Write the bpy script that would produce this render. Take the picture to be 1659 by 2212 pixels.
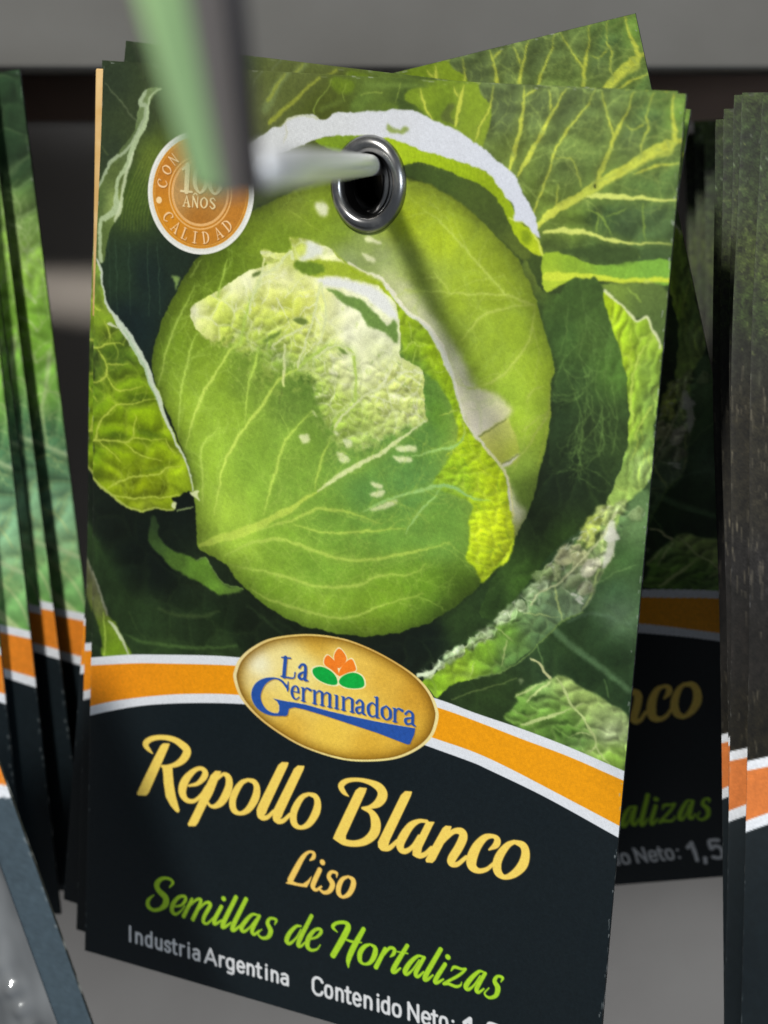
"""Seed packets on a shop hook: one cabbage packet in close-up, neighbours and wall behind."""
import bpy, bmesh, math, random
import numpy as np
from mathutils import Vector, Matrix
random.seed(4)
S = bpy.context.scene
for o_ in list(bpy.data.objects): bpy.data.objects.remove(o_)

# ---- camera geometry worked out from the packet's outline in the photograph (photo measured 1659 x 2212) ----
FW, FH = 1659.0, 2212.0
QUAD = [(226, 134), (1482, 203), (1284, 2375), (183, 2053)]          # TL TR BR BL of the front packet
PW = 0.080                                                         # packet width in metres
def solve_pose(q, W):
    q = [np.array([x - FW/2, y - FH/2, 1.0]) for x, y in q]
    v1 = np.cross(np.cross(q[0], q[1]), np.cross(q[3], q[2])); v1 = v1/v1[2]
    v2 = np.cross(np.cross(q[0], q[3]), np.cross(q[1], q[2])); v2 = v2/v2[2]
    f = math.sqrt(-(v1[0]*v2[0] + v1[1]*v2[1]))
    K = np.array([f, f, 1.0])
    r1 = np.array([v1[0], v1[1], f]); r1 /= np.linalg.norm(r1)
    if r1[0] < 0: r1 = -r1
    r2 = np.array([v2[0], v2[1], f]); r2 /= np.linalg.norm(r2)
    if r2[1] < 0: r2 = -r2
    ray = [p/np.array([f, f, 1.0]) for p in q]
    # TL at depth a, TR at depth b : b*ray1 - a*ray0 = W*r1
    A = np.stack([-ray[0], ray[1]], 1); s = np.linalg.lstsq(A, W*r1, rcond=None)[0]
    TL = s[0]*ray[0]
    A = np.stack([-r2, ray[3]], 1); h = np.linalg.lstsq(A, TL, rcond=None)[0][0]
    return f, TL, r1, r2, h
FPX, TLc, R1c, R2c, PH = solve_pose(QUAD, PW)                      # camera frame: x right, y down, z forward
# ---- camera ----
PITCH = math.radians(12.6)
CAM = np.array((0.0, -0.235, 1.40))
AX_X = np.array((1.0, 0, 0)); AX_F = np.array((0, math.cos(PITCH), -math.sin(PITCH))); AX_D = np.array((0, -math.sin(PITCH), -math.cos(PITCH)))
def c2w(p): return CAM + p[0]*AX_X + p[1]*AX_D + p[2]*AX_F            # camera-frame metres -> world
def vdir(v): return v[0]*AX_X + v[1]*AX_D + v[2]*AX_F
def px(x, y, d): return c2w(((x-FW/2)/FPX*d, (y-FH/2)/FPX*d, d))      # photo position at depth d
cam_d = bpy.data.cameras.new('camera'); cam = bpy.data.objects.new('camera', cam_d); S.collection.objects.link(cam); S.camera = cam
cam.matrix_world = Matrix(((AX_X[0], -AX_D[0], -AX_F[0], CAM[0]), (AX_X[1], -AX_D[1], -AX_F[1], CAM[1]), (AX_X[2], -AX_D[2], -AX_F[2], CAM[2]), (0, 0, 0, 1)))
cam_d.sensor_fit = 'VERTICAL'; cam_d.sensor_height = 24.0; cam_d.sensor_width = 18.0; cam_d.lens = 24.0*FPX/FH
cam_d.clip_start = .005; cam_d.clip_end = 50
cam_d.dof.use_dof = True; cam_d.dof.focus_distance = 0.238; cam_d.dof.aperture_fstop = cam_d.lens/3.1
# ---- world and lamps ----
W_ = bpy.data.worlds.new('World'); S.world = W_; W_.use_nodes = True
W_.node_tree.nodes['Background'].inputs[0].default_value = (.86, .93, 1.0, 1); W_.node_tree.nodes['Background'].inputs[1].default_value = .19
def area(name, loc, target, size, power, col):
    l = bpy.data.lights.new(name, 'AREA'); l.shape = 'RECTANGLE'; l.size, l.size_y = size; l.energy = power; l.color = col
    o = bpy.data.objects.new(name, l); S.collection.objects.link(o); o.location = loc
    o.rotation_euler = (Vector(target)-Vector(loc)).to_track_quat('-Z', 'Y').to_euler()
    return o
NRM = vdir(np.cross(R1c, R2c)); UW = vdir(R1c); DW = vdir(R2c); TLW = c2w(TLc)       # NRM points into the stack
CEN = TLW + UW*PW*.5 + DW*PH*.45
LDIR = -NRM*1.0 - UW*.10 - DW*.93                                      # towards the shop's ceiling lamp
LDIR /= np.linalg.norm(LDIR)
area('ceiling_lamp', tuple(CEN+LDIR*1.6), tuple(CEN), (.16, .16), 24.5, (1.0, .97, .90))
area('fill_light', tuple(CEN+np.array((.80, -1.0, .15))), tuple(CEN), (.4, .4), 5.0, (.84, .92, 1.0))  # unseen fill lamp, added from the right to lift the shadows
S.view_settings.view_transform = 'Standard'; S.view_settings.look = 'None'; S.view_settings.exposure = 0; S.view_settings.gamma = 1
S.view_settings.use_curve_mapping = False

# ---- the printed picture on the packets, painted in packet coordinates as arrays (never loaded from disk) ----
CW = 900; CH = int(round(CW*PH/PW)); PXM = CW/PW
def print_scale(w):                                                 # change the print resolution (fewer dots for packets seen small)
    global CW, CH, PXM, USCALE
    CW = w; CH = int(round(w*PH/PW)); PXM = w/PW; USCALE = w/1330.0
N0 = np.cross(R1c, R2c)
def to_uv(P):                                                       # photo position -> print pixels on the packet face
    P = np.asarray(P, float)
    ray = np.stack([(P[:, 0]-FW/2)/FPX, (P[:, 1]-FH/2)/FPX, np.ones(len(P))], 1)
    t = (TLc@N0)/(ray@N0); X = ray*t[:, None] - TLc
    return np.stack([X@R1c*PXM, X@R2c*PXM], 1)
FR = {'F': (0, 0, 1), '1': (0, 0, .5), '2': (829.5, 0, .5), '3': (0, 553, .5), '4': (829.5, 553, .5), '5': (0, 1106, .5),
      '6': (829.5, 1106, .5), '7': (0, 1659, .5), '8': (829.5, 1659, .5), 'a': (274.3, 1563.5, .26455), 'b': (685.75, 1618.4, .29762),
      'c': (274.3, 1865.3, .26455), 'd': (658.3, 1882.8, .26455), 'e': (493.7, 1349.6, .28571), 'g': (307.2, 274.3, .16535), 'r': (493.7, 82.3, .26455),
      's': (493.7, 246.9, .26455), 'u': (0, 0, None)}
USCALE = CW/1330.0                                                  # print pixels per photo unit, about
def tr(fr, P):
    P = np.asarray(P, float)
    ox, oy, k = FR[fr]
    if k is None: return P[:, :2].copy(), 1.0
    return to_uv(np.stack([ox + P[:, 0]*k, oy + P[:, 1]*k], 1)), k*USCALE
def smooth(P, closed=False, n=6):
    P = np.asarray(P, float)
    if len(P) < 3: return P
    Q = np.vstack([P[-1:], P, P[:2]]) if closed else np.vstack([2*P[0]-P[1], P, 2*P[-1]-P[-2]])
    out = []
    for i in range(1, len(Q)-2):
        p0, p1, p2, p3 = Q[i-1:i+3]
        for t in np.arange(n)/n:
            out.append(.5*((2*p1)+(p2-p0)*t+(2*p0-5*p1+4*p2-p3)*t*t+(3*p1-p0-3*p2+p3)*t**3))
    if not closed: out.append(P[-1])
    return np.array(out)
def blur1(a, r, ax):
    r = int(max(1, r)); k = 2*r+1
    pad = [(0, 0)]*a.ndim; pad[ax] = (r+1, r)
    c = np.cumsum(np.pad(a, pad, mode='edge'), axis=ax)
    n = a.shape[ax]
    return (np.take(c, np.arange(k, n+k), ax) - np.take(c, np.arange(0, n), ax))/k
def blur(a, r):
    if r < .5: return a
    for _ in range(2):
        a = blur1(blur1(a, r, 0), r, 1)
    return a
RNG = np.random.default_rng(7)
def resize(a, h, w):
    y = np.linspace(0, a.shape[0]-1.001, h); x = np.linspace(0, a.shape[1]-1.001, w)
    yi = y.astype(int); xi = x.astype(int); fy = (y-yi)[:, None]; fx = (x-xi)[None]
    if a.ndim == 3: fy = fy[..., None]; fx = fx[..., None]
    A = a[yi][:, xi]; B = a[yi][:, xi+1]; C_ = a[yi+1][:, xi]; D = a[yi+1][:, xi+1]
    return (A*(1-fx)+B*fx)*(1-fy)+(C_*(1-fx)+D*fx)*fy
def fnoise(h, w, cell, octs=3, sx=1.0, rng=RNG):                       # fractal noise -1..1
    o = np.zeros((h, w)); amp = 1; tot = 0
    for k in range(octs):
        c = cell/2**k
        if c < 1.2: break
        o += amp*resize(rng.uniform(-1, 1, (int(h/c)+3, int(w/(c*sx))+3)), h, w); tot += amp; amp *= .55
    return o/tot
def fill_mask(P, h, w, sub=3):
    m = np.zeros((h, w+1))
    x0 = P[:, 0]; y0 = P[:, 1]; x1 = np.roll(x0, -1); y1 = np.roll(y0, -1)
    lo = max(0, int(np.floor(y0.min()))); hi = min(h-1, int(np.ceil(y0.max())))
    for yy in range(lo, hi+1):
        for s in range(sub):
            y = yy+(s+.5)/sub
            c = ((y0 <= y) & (y1 > y)) | ((y1 <= y) & (y0 > y))
            if not c.any(): continue
            xs = np.sort(x0[c]+(y-y0[c])*(x1[c]-x0[c])/(y1[c]-y0[c]))
            xs = np.clip(xs, 0, w-1e-3)
            for i in range(0, len(xs)-1, 2):
                a, b = xs[i], xs[i+1]; ia, ib = int(a), int(b)
                if ia == ib: m[yy, ia] += (b-a)/sub
                else:
                    m[yy, ia] += (ia+1-a)/sub; m[yy, ib] += (b-ib)/sub
                    if ib > ia+1: m[yy, ia+1:ib] += 1/sub
    return np.clip(m[:, :w], 0, 1)
class Canvas:
    def __init__(s, w, h, col=(0, 0, 0)):
        s.w, s.h = w, h; s.img = np.zeros((h, w, 3)); s.img[:] = np.array(col)/255.; s.cov = {}
    def put(s, m, col, a=1.0, tag=None):
        c = col if isinstance(col, np.ndarray) and col.ndim == 3 else np.array(col, float)/255.
        mm = (m*a)[..., None]; s.img[:] = s.img*(1-mm)+c*mm
        if tag: s.cov[tag] = np.maximum(s.cov.get(tag, 0), m)
    def mask(s, fr, P, sm=True, feather=0, n=6):
        P, k = tr(fr, P)
        if sm: P = smooth(P, True, n)
        m = np.zeros((s.h, s.w)); q = s._pm(P, feather*k)
        if q: m[q[1]:q[3], q[0]:q[2]] = q[4]
        return m
    def _pm(s, P, fe):
        pad = int(4*fe+3)
        xa = int(max(0, np.floor(P[:, 0].min())-pad)); xb = int(min(s.w, np.ceil(P[:, 0].max())+pad)); ya = int(max(0, np.floor(P[:, 1].min())-pad)); yb = int(min(s.h, np.ceil(P[:, 1].max())+pad))
        if xa >= xb or ya >= yb: return None
        m = fill_mask(P-(xa, ya), yb-ya, xb-xa)
        return xa, ya, xb, yb, (blur(m, fe) if fe else m)
    def _loc(s, q, col, a, tag, clip):
        xa, ya, xb, yb, m = q
        if clip is not None: m = m*clip[ya:yb, xa:xb]
        c = col[ya:yb, xa:xb] if isinstance(col, np.ndarray) and col.ndim == 3 else np.array(col, float)/255.
        mm = (m*a)[..., None]; I = s.img[ya:yb, xa:xb]; I[:] = I*(1-mm)+c*mm
        if tag:
            if tag not in s.cov: s.cov[tag] = np.zeros((s.h, s.w))
            t = s.cov[tag][ya:yb, xa:xb]; np.maximum(t, m, t)
        return m
    def poly(s, fr, P, col, a=1.0, sm=True, feather=0, tag=None, clip=None):
        P, k = tr(fr, P)
        if sm: P = smooth(P, True)
        q = s._pm(P, feather*k); m = np.zeros((s.h, s.w))
        if q: m[q[1]:q[3], q[0]:q[2]] = s._loc(q, col, a, tag, clip)
        return m
    def _sm(s, fr, P, soft, sm, n, rad):
        P = np.asarray(P, float)
        if rad is not None: P = np.hstack([P[:, :2], np.full((len(P), 1), rad)])
        X, k = tr(fr, P[:, :2]); R = P[:, 2:3]*k
        Q = np.hstack([X, R])
        if sm and len(Q) > 2: Q = smooth(Q, False, n)
        sf = max(.5, soft*k if soft > 1 else soft)
        r = Q[:, 2].max()+sf+1
        X0 = int(max(0, Q[:, 0].min()-r)); X1 = int(min(s.w, Q[:, 0].max()+r+1)); Y0 = int(max(0, Q[:, 1].min()-r)); Y1 = int(min(s.h, Q[:, 1].max()+r+1))
        if X0 >= X1 or Y0 >= Y1: return None
        m = np.zeros((Y1-Y0, X1-X0))
        for i in range(max(1, len(Q)-1)):
            a = Q[i]; b = Q[min(i+1, len(Q)-1)]
            r = max(a[2], b[2])+sf+1
            xa = int(max(X0, min(a[0], b[0])-r)); xb = int(min(X1, max(a[0], b[0])+r+1))
            ya = int(max(Y0, min(a[1], b[1])-r)); yb = int(min(Y1, max(a[1], b[1])+r+1))
            if xa >= xb or ya >= yb: continue
            X_ = np.arange(xa, xb)[None]+.5-a[0]; Y_ = np.arange(ya, yb)[:, None]+.5-a[1]
            d = b[:2]-a[:2]; L = d@d+1e-9
            t = np.clip((X_*d[0]+Y_*d[1])/L, 0, 1)
            D = np.hypot(X_-t*d[0], Y_-t*d[1])
            rr = a[2]+(b[2]-a[2])*t
            c = np.clip((rr-D)/(2*sf)+.5, 0, 1)*np.clip(rr/.35, 0, 1)
            v = m[ya-Y0:yb-Y0, xa-X0:xb-X0]; np.maximum(v, c, v)
        return X0, Y0, X1, Y1, m
    def smask(s, fr, P, soft=.7, sm=True, n=7, rad=None):
        m = np.zeros((s.h, s.w)); q = s._sm(fr, P, soft, sm, n, rad)
        if q: m[q[1]:q[3], q[0]:q[2]] = q[4]
        return m
    def stroke(s, fr, P, col, a=1.0, soft=.7, rad=None, clip=None, tag=None, sm=True):
        q = s._sm(fr, P, soft, sm, 7, rad)
        if q: s._loc(q, col, a, tag, clip)
    def field(s, fr, pts, p=2.6, ds=8):
        pts = np.array(pts, float); X, k = tr(fr, pts[:, :2]); C_ = pts[:, 2:5]/255.
        h, w = s.h//ds+2, s.w//ds+2
        gx, gy = np.meshgrid(np.arange(w)*ds, np.arange(h)*ds)
        num = np.zeros((h, w, 3)); den = np.zeros((h, w, 1))
        for (x, y), c in zip(X, C_):
            wgt = 1/(((gx-x)**2+(gy-y)**2+200)**(p/2))[..., None]
            num += wgt*c; den += wgt
        return resize(num/den, s.h, s.w)
    def mul(s, m, amt):                                              # modulate by 1+m*amt
        s.img *= (1+m*amt)[..., None]
VR = np.random.default_rng(21)
def veins(cv, fr, L, col, clip=None, a=.9, soft=.8, glow=None, k=.80):
    """leaf veins: tapered at both ends, slightly uneven, with a softer lighter band of leaf along them"""
    for v in L:
        P = smooth(np.array(v, float), False, 5) if len(v) > 2 else np.array([np.array(v[0])+(np.array(v[1])-np.array(v[0]))*t for t in np.linspace(0, 1, 6)], float)
        n = len(P); t = np.linspace(0, 1, n)
        P[:, 2] *= k*np.clip(.45+t/.15*.55, 0, 1)*np.clip(.35+(1-t)/.3*.65, 0, 1)*(1+.07*VR.normal(0, 1, n))
        P[1:-1, :2] += VR.normal(0, .9, (n-2, 2))*(P[1:-1, 2:3]*.09)
        P[:, 2] = np.maximum(P[:, 2], .5)
        if glow: cv.stroke(fr, np.c_[P[:, :2], P[:, 2]*2.8], glow, a*.32, soft=max(1.1, P[:, 2].mean()*3), clip=clip, sm=False)
        cv.stroke(fr, P, col, a, soft, clip=clip, sm=False)
def branches(cv, fr, L, col, clip, step=26, ln=60, ang=.8, a=.4, r=1.1, depth=2, rng=None):
    """side veins and veinlets growing from the main veins, thinner at every fork"""
    rng = rng or VR; lines = [smooth(np.array(v, float), False, 5) if len(v) > 2 else np.linspace(v[0], v[1], 8) for v in L]
    lines = [tr(fr, l[:, :2])[0] for l in lines]
    for dpt in range(depth):
        new = []
        for P in lines:
            d = np.diff(P, axis=0); s = np.r_[0, np.cumsum(np.hypot(d[:, 0], d[:, 1]))]
            if s[-1] < step: continue
            for q in np.arange(step*rng.uniform(.3, .9), s[-1], step*rng.uniform(.8, 1.2)):
                i = min(np.searchsorted(s, q), len(P)-1); j = max(0, i-1)
                x, y = P[i]; th = math.atan2(P[i][1]-P[j][1], P[i][0]-P[j][0])
                th += rng.choice([-1, 1])*ang*rng.uniform(.6, 1.3); Lq = ln*rng.uniform(.4, 1.2); bend = rng.normal(0, .16); Q = []
                for k in range(7):
                    Q.append((x, y, max(.35, r*(1-k/7.5)))); x += math.cos(th)*Lq/6; y += math.sin(th)*Lq/6; th += bend+rng.normal(0, .12)
                cv.stroke('u', Q, col, a*rng.uniform(.4, 1), .7, clip=clip, sm=False); new.append(np.array(Q)[:, :2])
        lines = new; ln *= .5; r *= .75; a *= .75; step *= .6
def crinkle(cv, mask, cell, amt, rng, edge=None, ea=.4, sx=1.0, sy=1.0, light=(-.6, -.8)):
    """puckered leaf surface as a printed photo shows it: jittered cells with raised middles and pale seams"""
    ys, xs = np.nonzero(mask > .02)
    if len(ys) == 0: return
    y0, y1, x0, x1 = ys.min(), ys.max()+1, xs.min(), xs.max()+1; h, w = y1-y0, x1-x0
    Y, X = np.mgrid[0:h, 0:w].astype(float)
    X = X+fnoise(h, w, cell*1.2, 2, rng=rng)*cell*.5; Y = Y+fnoise(h, w, cell*1.2, 2, rng=rng)*cell*.5
    X = X/(cell*sx)+2; Y = Y/(cell*sy)+2
    gx = int(X.max())+4; gy = int(Y.max())+4
    jx = rng.uniform(.05, .95, (gy, gx)); jy = rng.uniform(.05, .95, (gy, gx)); hv = rng.uniform(-1, 1, (gy, gx))
    ix = np.clip(X.astype(int), 1, gx-2); iy = np.clip(Y.astype(int), 1, gy-2)
    F1 = np.full((h, w), 9.); F2 = np.full((h, w), 9.); V = np.zeros((h, w))
    for dy in (-1, 0, 1):
        for dx in (-1, 0, 1):
            a, b = iy+dy, ix+dx; d = np.hypot(b+jx[a, b]-X, a+jy[a, b]-Y)
            c = d < F1; F2 = np.where(c, F1, np.minimum(F2, d)); V = np.where(c, hv[a, b], V); F1 = np.where(c, d, F1)
    g = np.clip((F2-F1)*1.3, 0, 1)**.55+.35*fnoise(h, w, cell*.6, 3, rng=rng)+.25*V
    g = blur(g, max(1, cell*.06))
    rel = g*0; s = max(1, int(cell*.16)); rel = (np.roll(g, (int(round(-light[1]*s)), int(round(-light[0]*s))), (0, 1))-np.roll(g, (int(round(light[1]*s)), int(round(light[0]*s))), (0, 1)))
    M = mask[y0:y1, x0:x1]; I = cv.img[y0:y1, x0:x1]
    I *= (1+np.clip(-rel*amt*1.6, -.6, .6)*M)[..., None]
    if edge is not None:
        e = np.exp(-((F2-F1)/.10)**2)*M*ea*np.clip(.6+fnoise(h, w, cell*2, 2, rng=rng), 0, 1)
        I[:] = I*(1-e[..., None])+np.array(edge)/255.*e[..., None]
def warp(cv, amp, cell, rng):
    """shift the picture by small smooth amounts so that drawn edges turn organic"""
    dx = fnoise(cv.h, cv.w, cell, 3, rng=rng)*amp; dy = fnoise(cv.h, cv.w, cell, 3, rng=rng)*amp
    y, x = np.mgrid[0:cv.h, 0:cv.w]; x = np.clip(x+dx, 0, cv.w-1.01); y = np.clip(y+dy, 0, cv.h-1.01)
    xi = x.astype(int); yi = y.astype(int); fx = (x-xi)[..., None]; fy = (y-yi)[..., None]; I = cv.img
    cv.img = (I[yi, xi]*(1-fx)+I[yi, xi+1]*fx)*(1-fy)+(I[yi+1, xi]*(1-fx)+I[yi+1, xi+1]*fx)*fy
def fine_veins(cv, rng, clip, n, ln, col, a=.25, r=1.0, ang=None):
    """faint short wandering veinlets scattered through a leaf"""
    ys, xs = np.nonzero(clip > .8)
    if len(ys) == 0: return
    for _ in range(n):
        i = rng.integers(len(ys)); x, y = xs[i], ys[i]
        th = rng.uniform(0, 6.28) if ang is None else ang+rng.normal(0, .35)
        P = []
        for k in range(6):
            P.append((x, y, r*(1-k/8))); x += math.cos(th)*ln/5; y += math.sin(th)*ln/5; th += rng.normal(0, .35)
        cv.stroke('u', P, col, a*rng.uniform(.5, 1), .8, clip=clip)

def layout(cv, panel=(19, 28, 33), band=None):
    """band, dark name panel and emblem: the same on every packet of this make"""
    OT = [(150, 1423), (190, 1421), (280, 1413), (350, 1412), (450, 1413), (520, 1417), (650, 1430), (800, 1461), (950, 1506), (1030, 1536), (1130, 1571), (1230, 1611), (1335, 1659), (1420, 1700)]
    OI = [(150, 1441), (190, 1438), (280, 1432), (350, 1431), (515, 1435), (650, 1449), (800, 1480), (955, 1526), (1050, 1561), (1130, 1593), (1230, 1632), (1332, 1669+10), (1420, 1722)]
    OB = [(150, 1541), (188, 1528), (250, 1513), (340, 1501), (425, 1496), (520, 1498), (650, 1512), (800, 1542), (945, 1591), (1030, 1621), (1110, 1659), (1230, 1724), (1324, 1776), (1420, 1832)]
    OD = [(150, 1562), (187, 1548), (250, 1533), (325, 1521), (425, 1516), (530, 1518), (650, 1530), (800, 1560), (925, 1606), (1020, 1641), (1060, 1659), (1180, 1719), (1320, 1800), (1420, 1862)]
    def below(L):
        U = tr('F', L)[0]; U = smooth(U, False)
        m = np.interp(np.arange(cv.w)+.5, U[:, 0], U[:, 1])
        return np.clip(np.arange(cv.h)[:, None]+1-m[None], 0, 1)
    W = (226, 230, 238)
    b0, b1, b2, b3 = below(OT), below(OI), below(OB), below(OD)
    cv.put(b0, W); cv.cov['band'] = b0*(1-b3)
    ox = np.linspace(0, 1, cv.w)[None, :, None]*np.ones((cv.h, 1, 1))
    org = np.array((238, 144, 24))/255.*(1-ox)**3+np.array((240, 160, 14))/255.*(1-(1-ox)**3)
    if band: org = np.array(band)/255.*np.ones((cv.h, cv.w, 1))
    org = org*(1+.012*fnoise(cv.h, cv.w, 6, 2)[..., None])
    cv.put(b1, org)
    cv.put(b2, W); cv.put(b3, panel); cv.cov['panel'] = b3
    cv.img += (b3*.006*fnoise(cv.h, cv.w, 3, 1))[..., None]

def emblem(cv):
    E = [(60, 400), (66, 330), (105, 245), (200, 160), (350, 90), (600, 60), (850, 85), (1050, 150), (1250, 250), (1430, 370), (1540, 490), (1596, 610), (1605, 700), (1560, 830), (1450, 930), (1280, 1000), (1050, 1020), (850, 1000), (600, 920), (400, 810), (230, 680), (110, 540)]
    C0 = np.array((832, 540.))
    sc = lambda k, d=(0, 0): [tuple(C0+(np.array(p)-C0)*k+d) for p in E]
    m = cv.poly('e', sc(1.0), cv.field('e', [(60, 400, 240, 225, 170), (600, 60, 215, 180, 90), (1200, 220, 200, 150, 60), (1600, 700, 240, 225, 160), (1050, 1020, 250, 235, 150), (300, 740, 225, 180, 90), (100, 560, 235, 205, 130)]), tag='emblem')
    cv.stroke('e', sc(.985)+[sc(.985)[0]], (246, 228, 160), .55, 1.0, rad=3, clip=m)
    inner = cv.poly('e', sc(.968), (128, 88, 16))
    f = cv.field('e', [(250, 290, 252, 248, 214), (400, 200, 244, 226, 150), (600, 330, 250, 235, 150), (500, 480, 250, 225, 120), (900, 250, 240, 205, 100), (1200, 400, 226, 180, 66), (1450, 560, 212, 160, 50),
                       (1400, 800, 226, 178, 60), (1100, 900, 228, 180, 60), (800, 820, 245, 205, 80), (500, 760, 230, 185, 70), (250, 560, 240, 205, 95), (170, 420, 238, 215, 140), (1000, 620, 248, 215, 100), (1050, 340, 238, 196, 84), (700, 130, 214, 170, 60)], 3)
    cv.put(blur(cv.mask('e', sc(.925)), 9)*inner, f)
    cv.stroke('e', sc(.962)+[sc(.962)[0]], (120, 80, 12), .35, 6, rad=6, clip=inner)
    # flower
    cream = (250, 240, 190)
    petals = [([(860, 170), (895, 205), (912, 250), (890, 290), (852, 318), (825, 275), (818, 225), (835, 185)], (248, 132, 40)),
              ([(768, 220), (800, 240), (835, 285), (852, 370), (800, 330), (748, 292), (745, 250)], (248, 130, 38)),
              ([(948, 248), (975, 290), (980, 335), (925, 350), (855, 378), (862, 330), (900, 278)], (250, 132, 36)),
              ([(662, 320), (720, 305), (790, 335), (835, 385), (840, 438), (780, 440), (700, 405), (660, 360)], (16, 170, 66)),
              ([(855, 420), (885, 375), (960, 350), (1025, 375), (1048, 430), (1030, 462), (960, 470), (890, 455)], (16, 174, 66))]
    for P, c in petals:
        c0 = np.mean(P, 0); big = [tuple(c0+(np.array(p)-c0)*1.13) for p in P]
        cv.poly('e', big, cream)
    for P, c in petals: cv.poly('e', P, c)
    blue = (40, 84, 168); sh = (150, 110, 40)
    T = []
    T += [[(452, 238, 14), (440, 380, 14)], [(424, 236, 5), (490, 242, 5)], [(418, 378, 5), (470, 388, 6), (514, 390, 5), (524, 350, 5)]]
    T += [[(556, 312, 9), (575, 290, 8), (600, 300, 11), (602, 350, 12), (598, 400, 12), (620, 412, 5)], [(598, 342, 5), (562, 362, 10), (555, 385, 12), (575, 400, 8), (597, 384, 5)]]
    T += [[(472, 418, 3), (468, 470, 8), (466, 494, 2)], [(464, 462, 10), (420, 412, 8), (368, 394, 6), (300, 412, 18), (248, 460, 32), (228, 525, 36), (248, 590, 30), (295, 640, 18), (350, 664, 11), (402, 668, 9)]]
    def line(x):  # baseline of ERMINADORA
        return 552+(x-520)*.2216
    def L(x0, w, kind):
        b = lambda x, h: (x, line(x)-h)
        out = []
        st = lambda x, h0, h1, r=10.5: out.append([b(x, h0)+(r,), b(x, h1)+(r,)])
        srf = lambda x, h, e=16: out.append([b(x-e, h)+(4,), b(x+e, h)+(4,)])
        H = 104
        if kind == 'e':
            c = x0+w/2
            out.append([b(x0+12, 58)+(4,), b(x0+w-8, 58)+(4,)])
            out.append([b(x0+w-6, 60)+(8,), b(x0+w-12, 92)+(8,), b(c+2, H-2)+(5,), b(x0+16, 80)+(10,), b(x0+10, 45)+(11,), b(x0+20, 14)+(9,), b(c+8, 3)+(5,), b(x0+w-2, 24)+(4,)])
        elif kind in 'rnmi':
            xs = {'r': [14], 'n': [14, w-14], 'm': [14, w/2, w-14], 'i': [w/2]}[kind]
            for q, x in enumerate(xs): st(x0+x, 4, H-10); srf(x0+x, 2)
            srf(x0+xs[0]-6, H-4, 9)
            for q in range(len(xs)-1):
                out.append([b(x0+xs[q]+6, 78)+(4,), b(x0+(xs[q]+xs[q+1])/2+4, H)+(6,), b(x0+xs[q+1]-2, H-10)+(9,), b(x0+xs[q+1], 70)+(10,)])
            if kind == 'r': out.append([b(x0+20, 74)+(4,), b(x0+38, H)+(6,), b(x0+w-10, H-8)+(10,)])
        elif kind == 'a':
            out.append([b(x0+12, 78)+(9,), b(x0+w*.42, H)+(7,), b(x0+w-24, H-16)+(10,), b(x0+w-22, 50)+(11,), b(x0+w-22, 14)+(10,), b(x0+w-2, 2)+(5,)])
            out.append([b(x0+w-26, 60)+(5,), b(x0+18, 42)+(9,), b(x0+12, 22)+(11,), b(x0+26, 4)+(8,), b(x0+w-26, 18)+(5,)])
        elif kind == 'd':
            st(x0+w-22, 6, 150); srf(x0+w-30, 152, 10); srf(x0+w-12, 3, 9)
            out.append([b(x0+w-26, 84)+(5,), b(x0+w*.42, H)+(6,), b(x0+14, 76)+(11,), b(x0+11, 46)+(12,), b(x0+20, 12)+(10,), b(x0+w*.45, 2)+(6,), b(x0+w-26, 20)+(5,)])
        elif kind == 'o':
            out.append([b(x0+w/2, H+1)+(5,), b(x0+14, 78)+(10,), b(x0+11, 52)+(12,), b(x0+16, 24)+(10,), b(x0+w/2, 2)+(5,), b(x0+w-14, 24)+(10,), b(x0+w-11, 52)+(12,), b(x0+w-16, 80)+(10,), b(x0+w/2, H+1)+(5,)])
        return out
    for x0, w, k in [(490, 66, 'e'), (572, 78, 'r'), (658, 142, 'm'), (812, 52, 'i'), (876, 94, 'n'), (976, 82, 'a'), (1066, 98, 'd'), (1170, 86, 'o'), (1264, 80, 'r'), (1346, 88, 'a')]:
        T += L(x0, w, k)
    sw = [(356, 546), (430, 562), (520, 576), (600, 590), (750, 632), (900, 668), (1100, 710), (1250, 738), (1432, 768), (1424, 815), (1392, 888), (1372, 890), (1280, 855), (1150, 805), (950, 740), (750, 675), (600, 630), (520, 612), (478, 622), (468, 668), (452, 680), (400, 676), (386, 668), (403, 640), (404, 600), (388, 568)]
    for off, c, al in (((7, 7), sh, .6), ((-4, -4), cream, .55), ((0, 0), blue, 1)):
        for s_ in T: cv.stroke('e', [(x+off[0], y+off[1], r*1.2) for x, y, r in s_], c, al, .6, tag='emblem')
        cv.poly('e', [(x+off[0], y+off[1]) for x, y in sw], c, al, sm=False)

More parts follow.
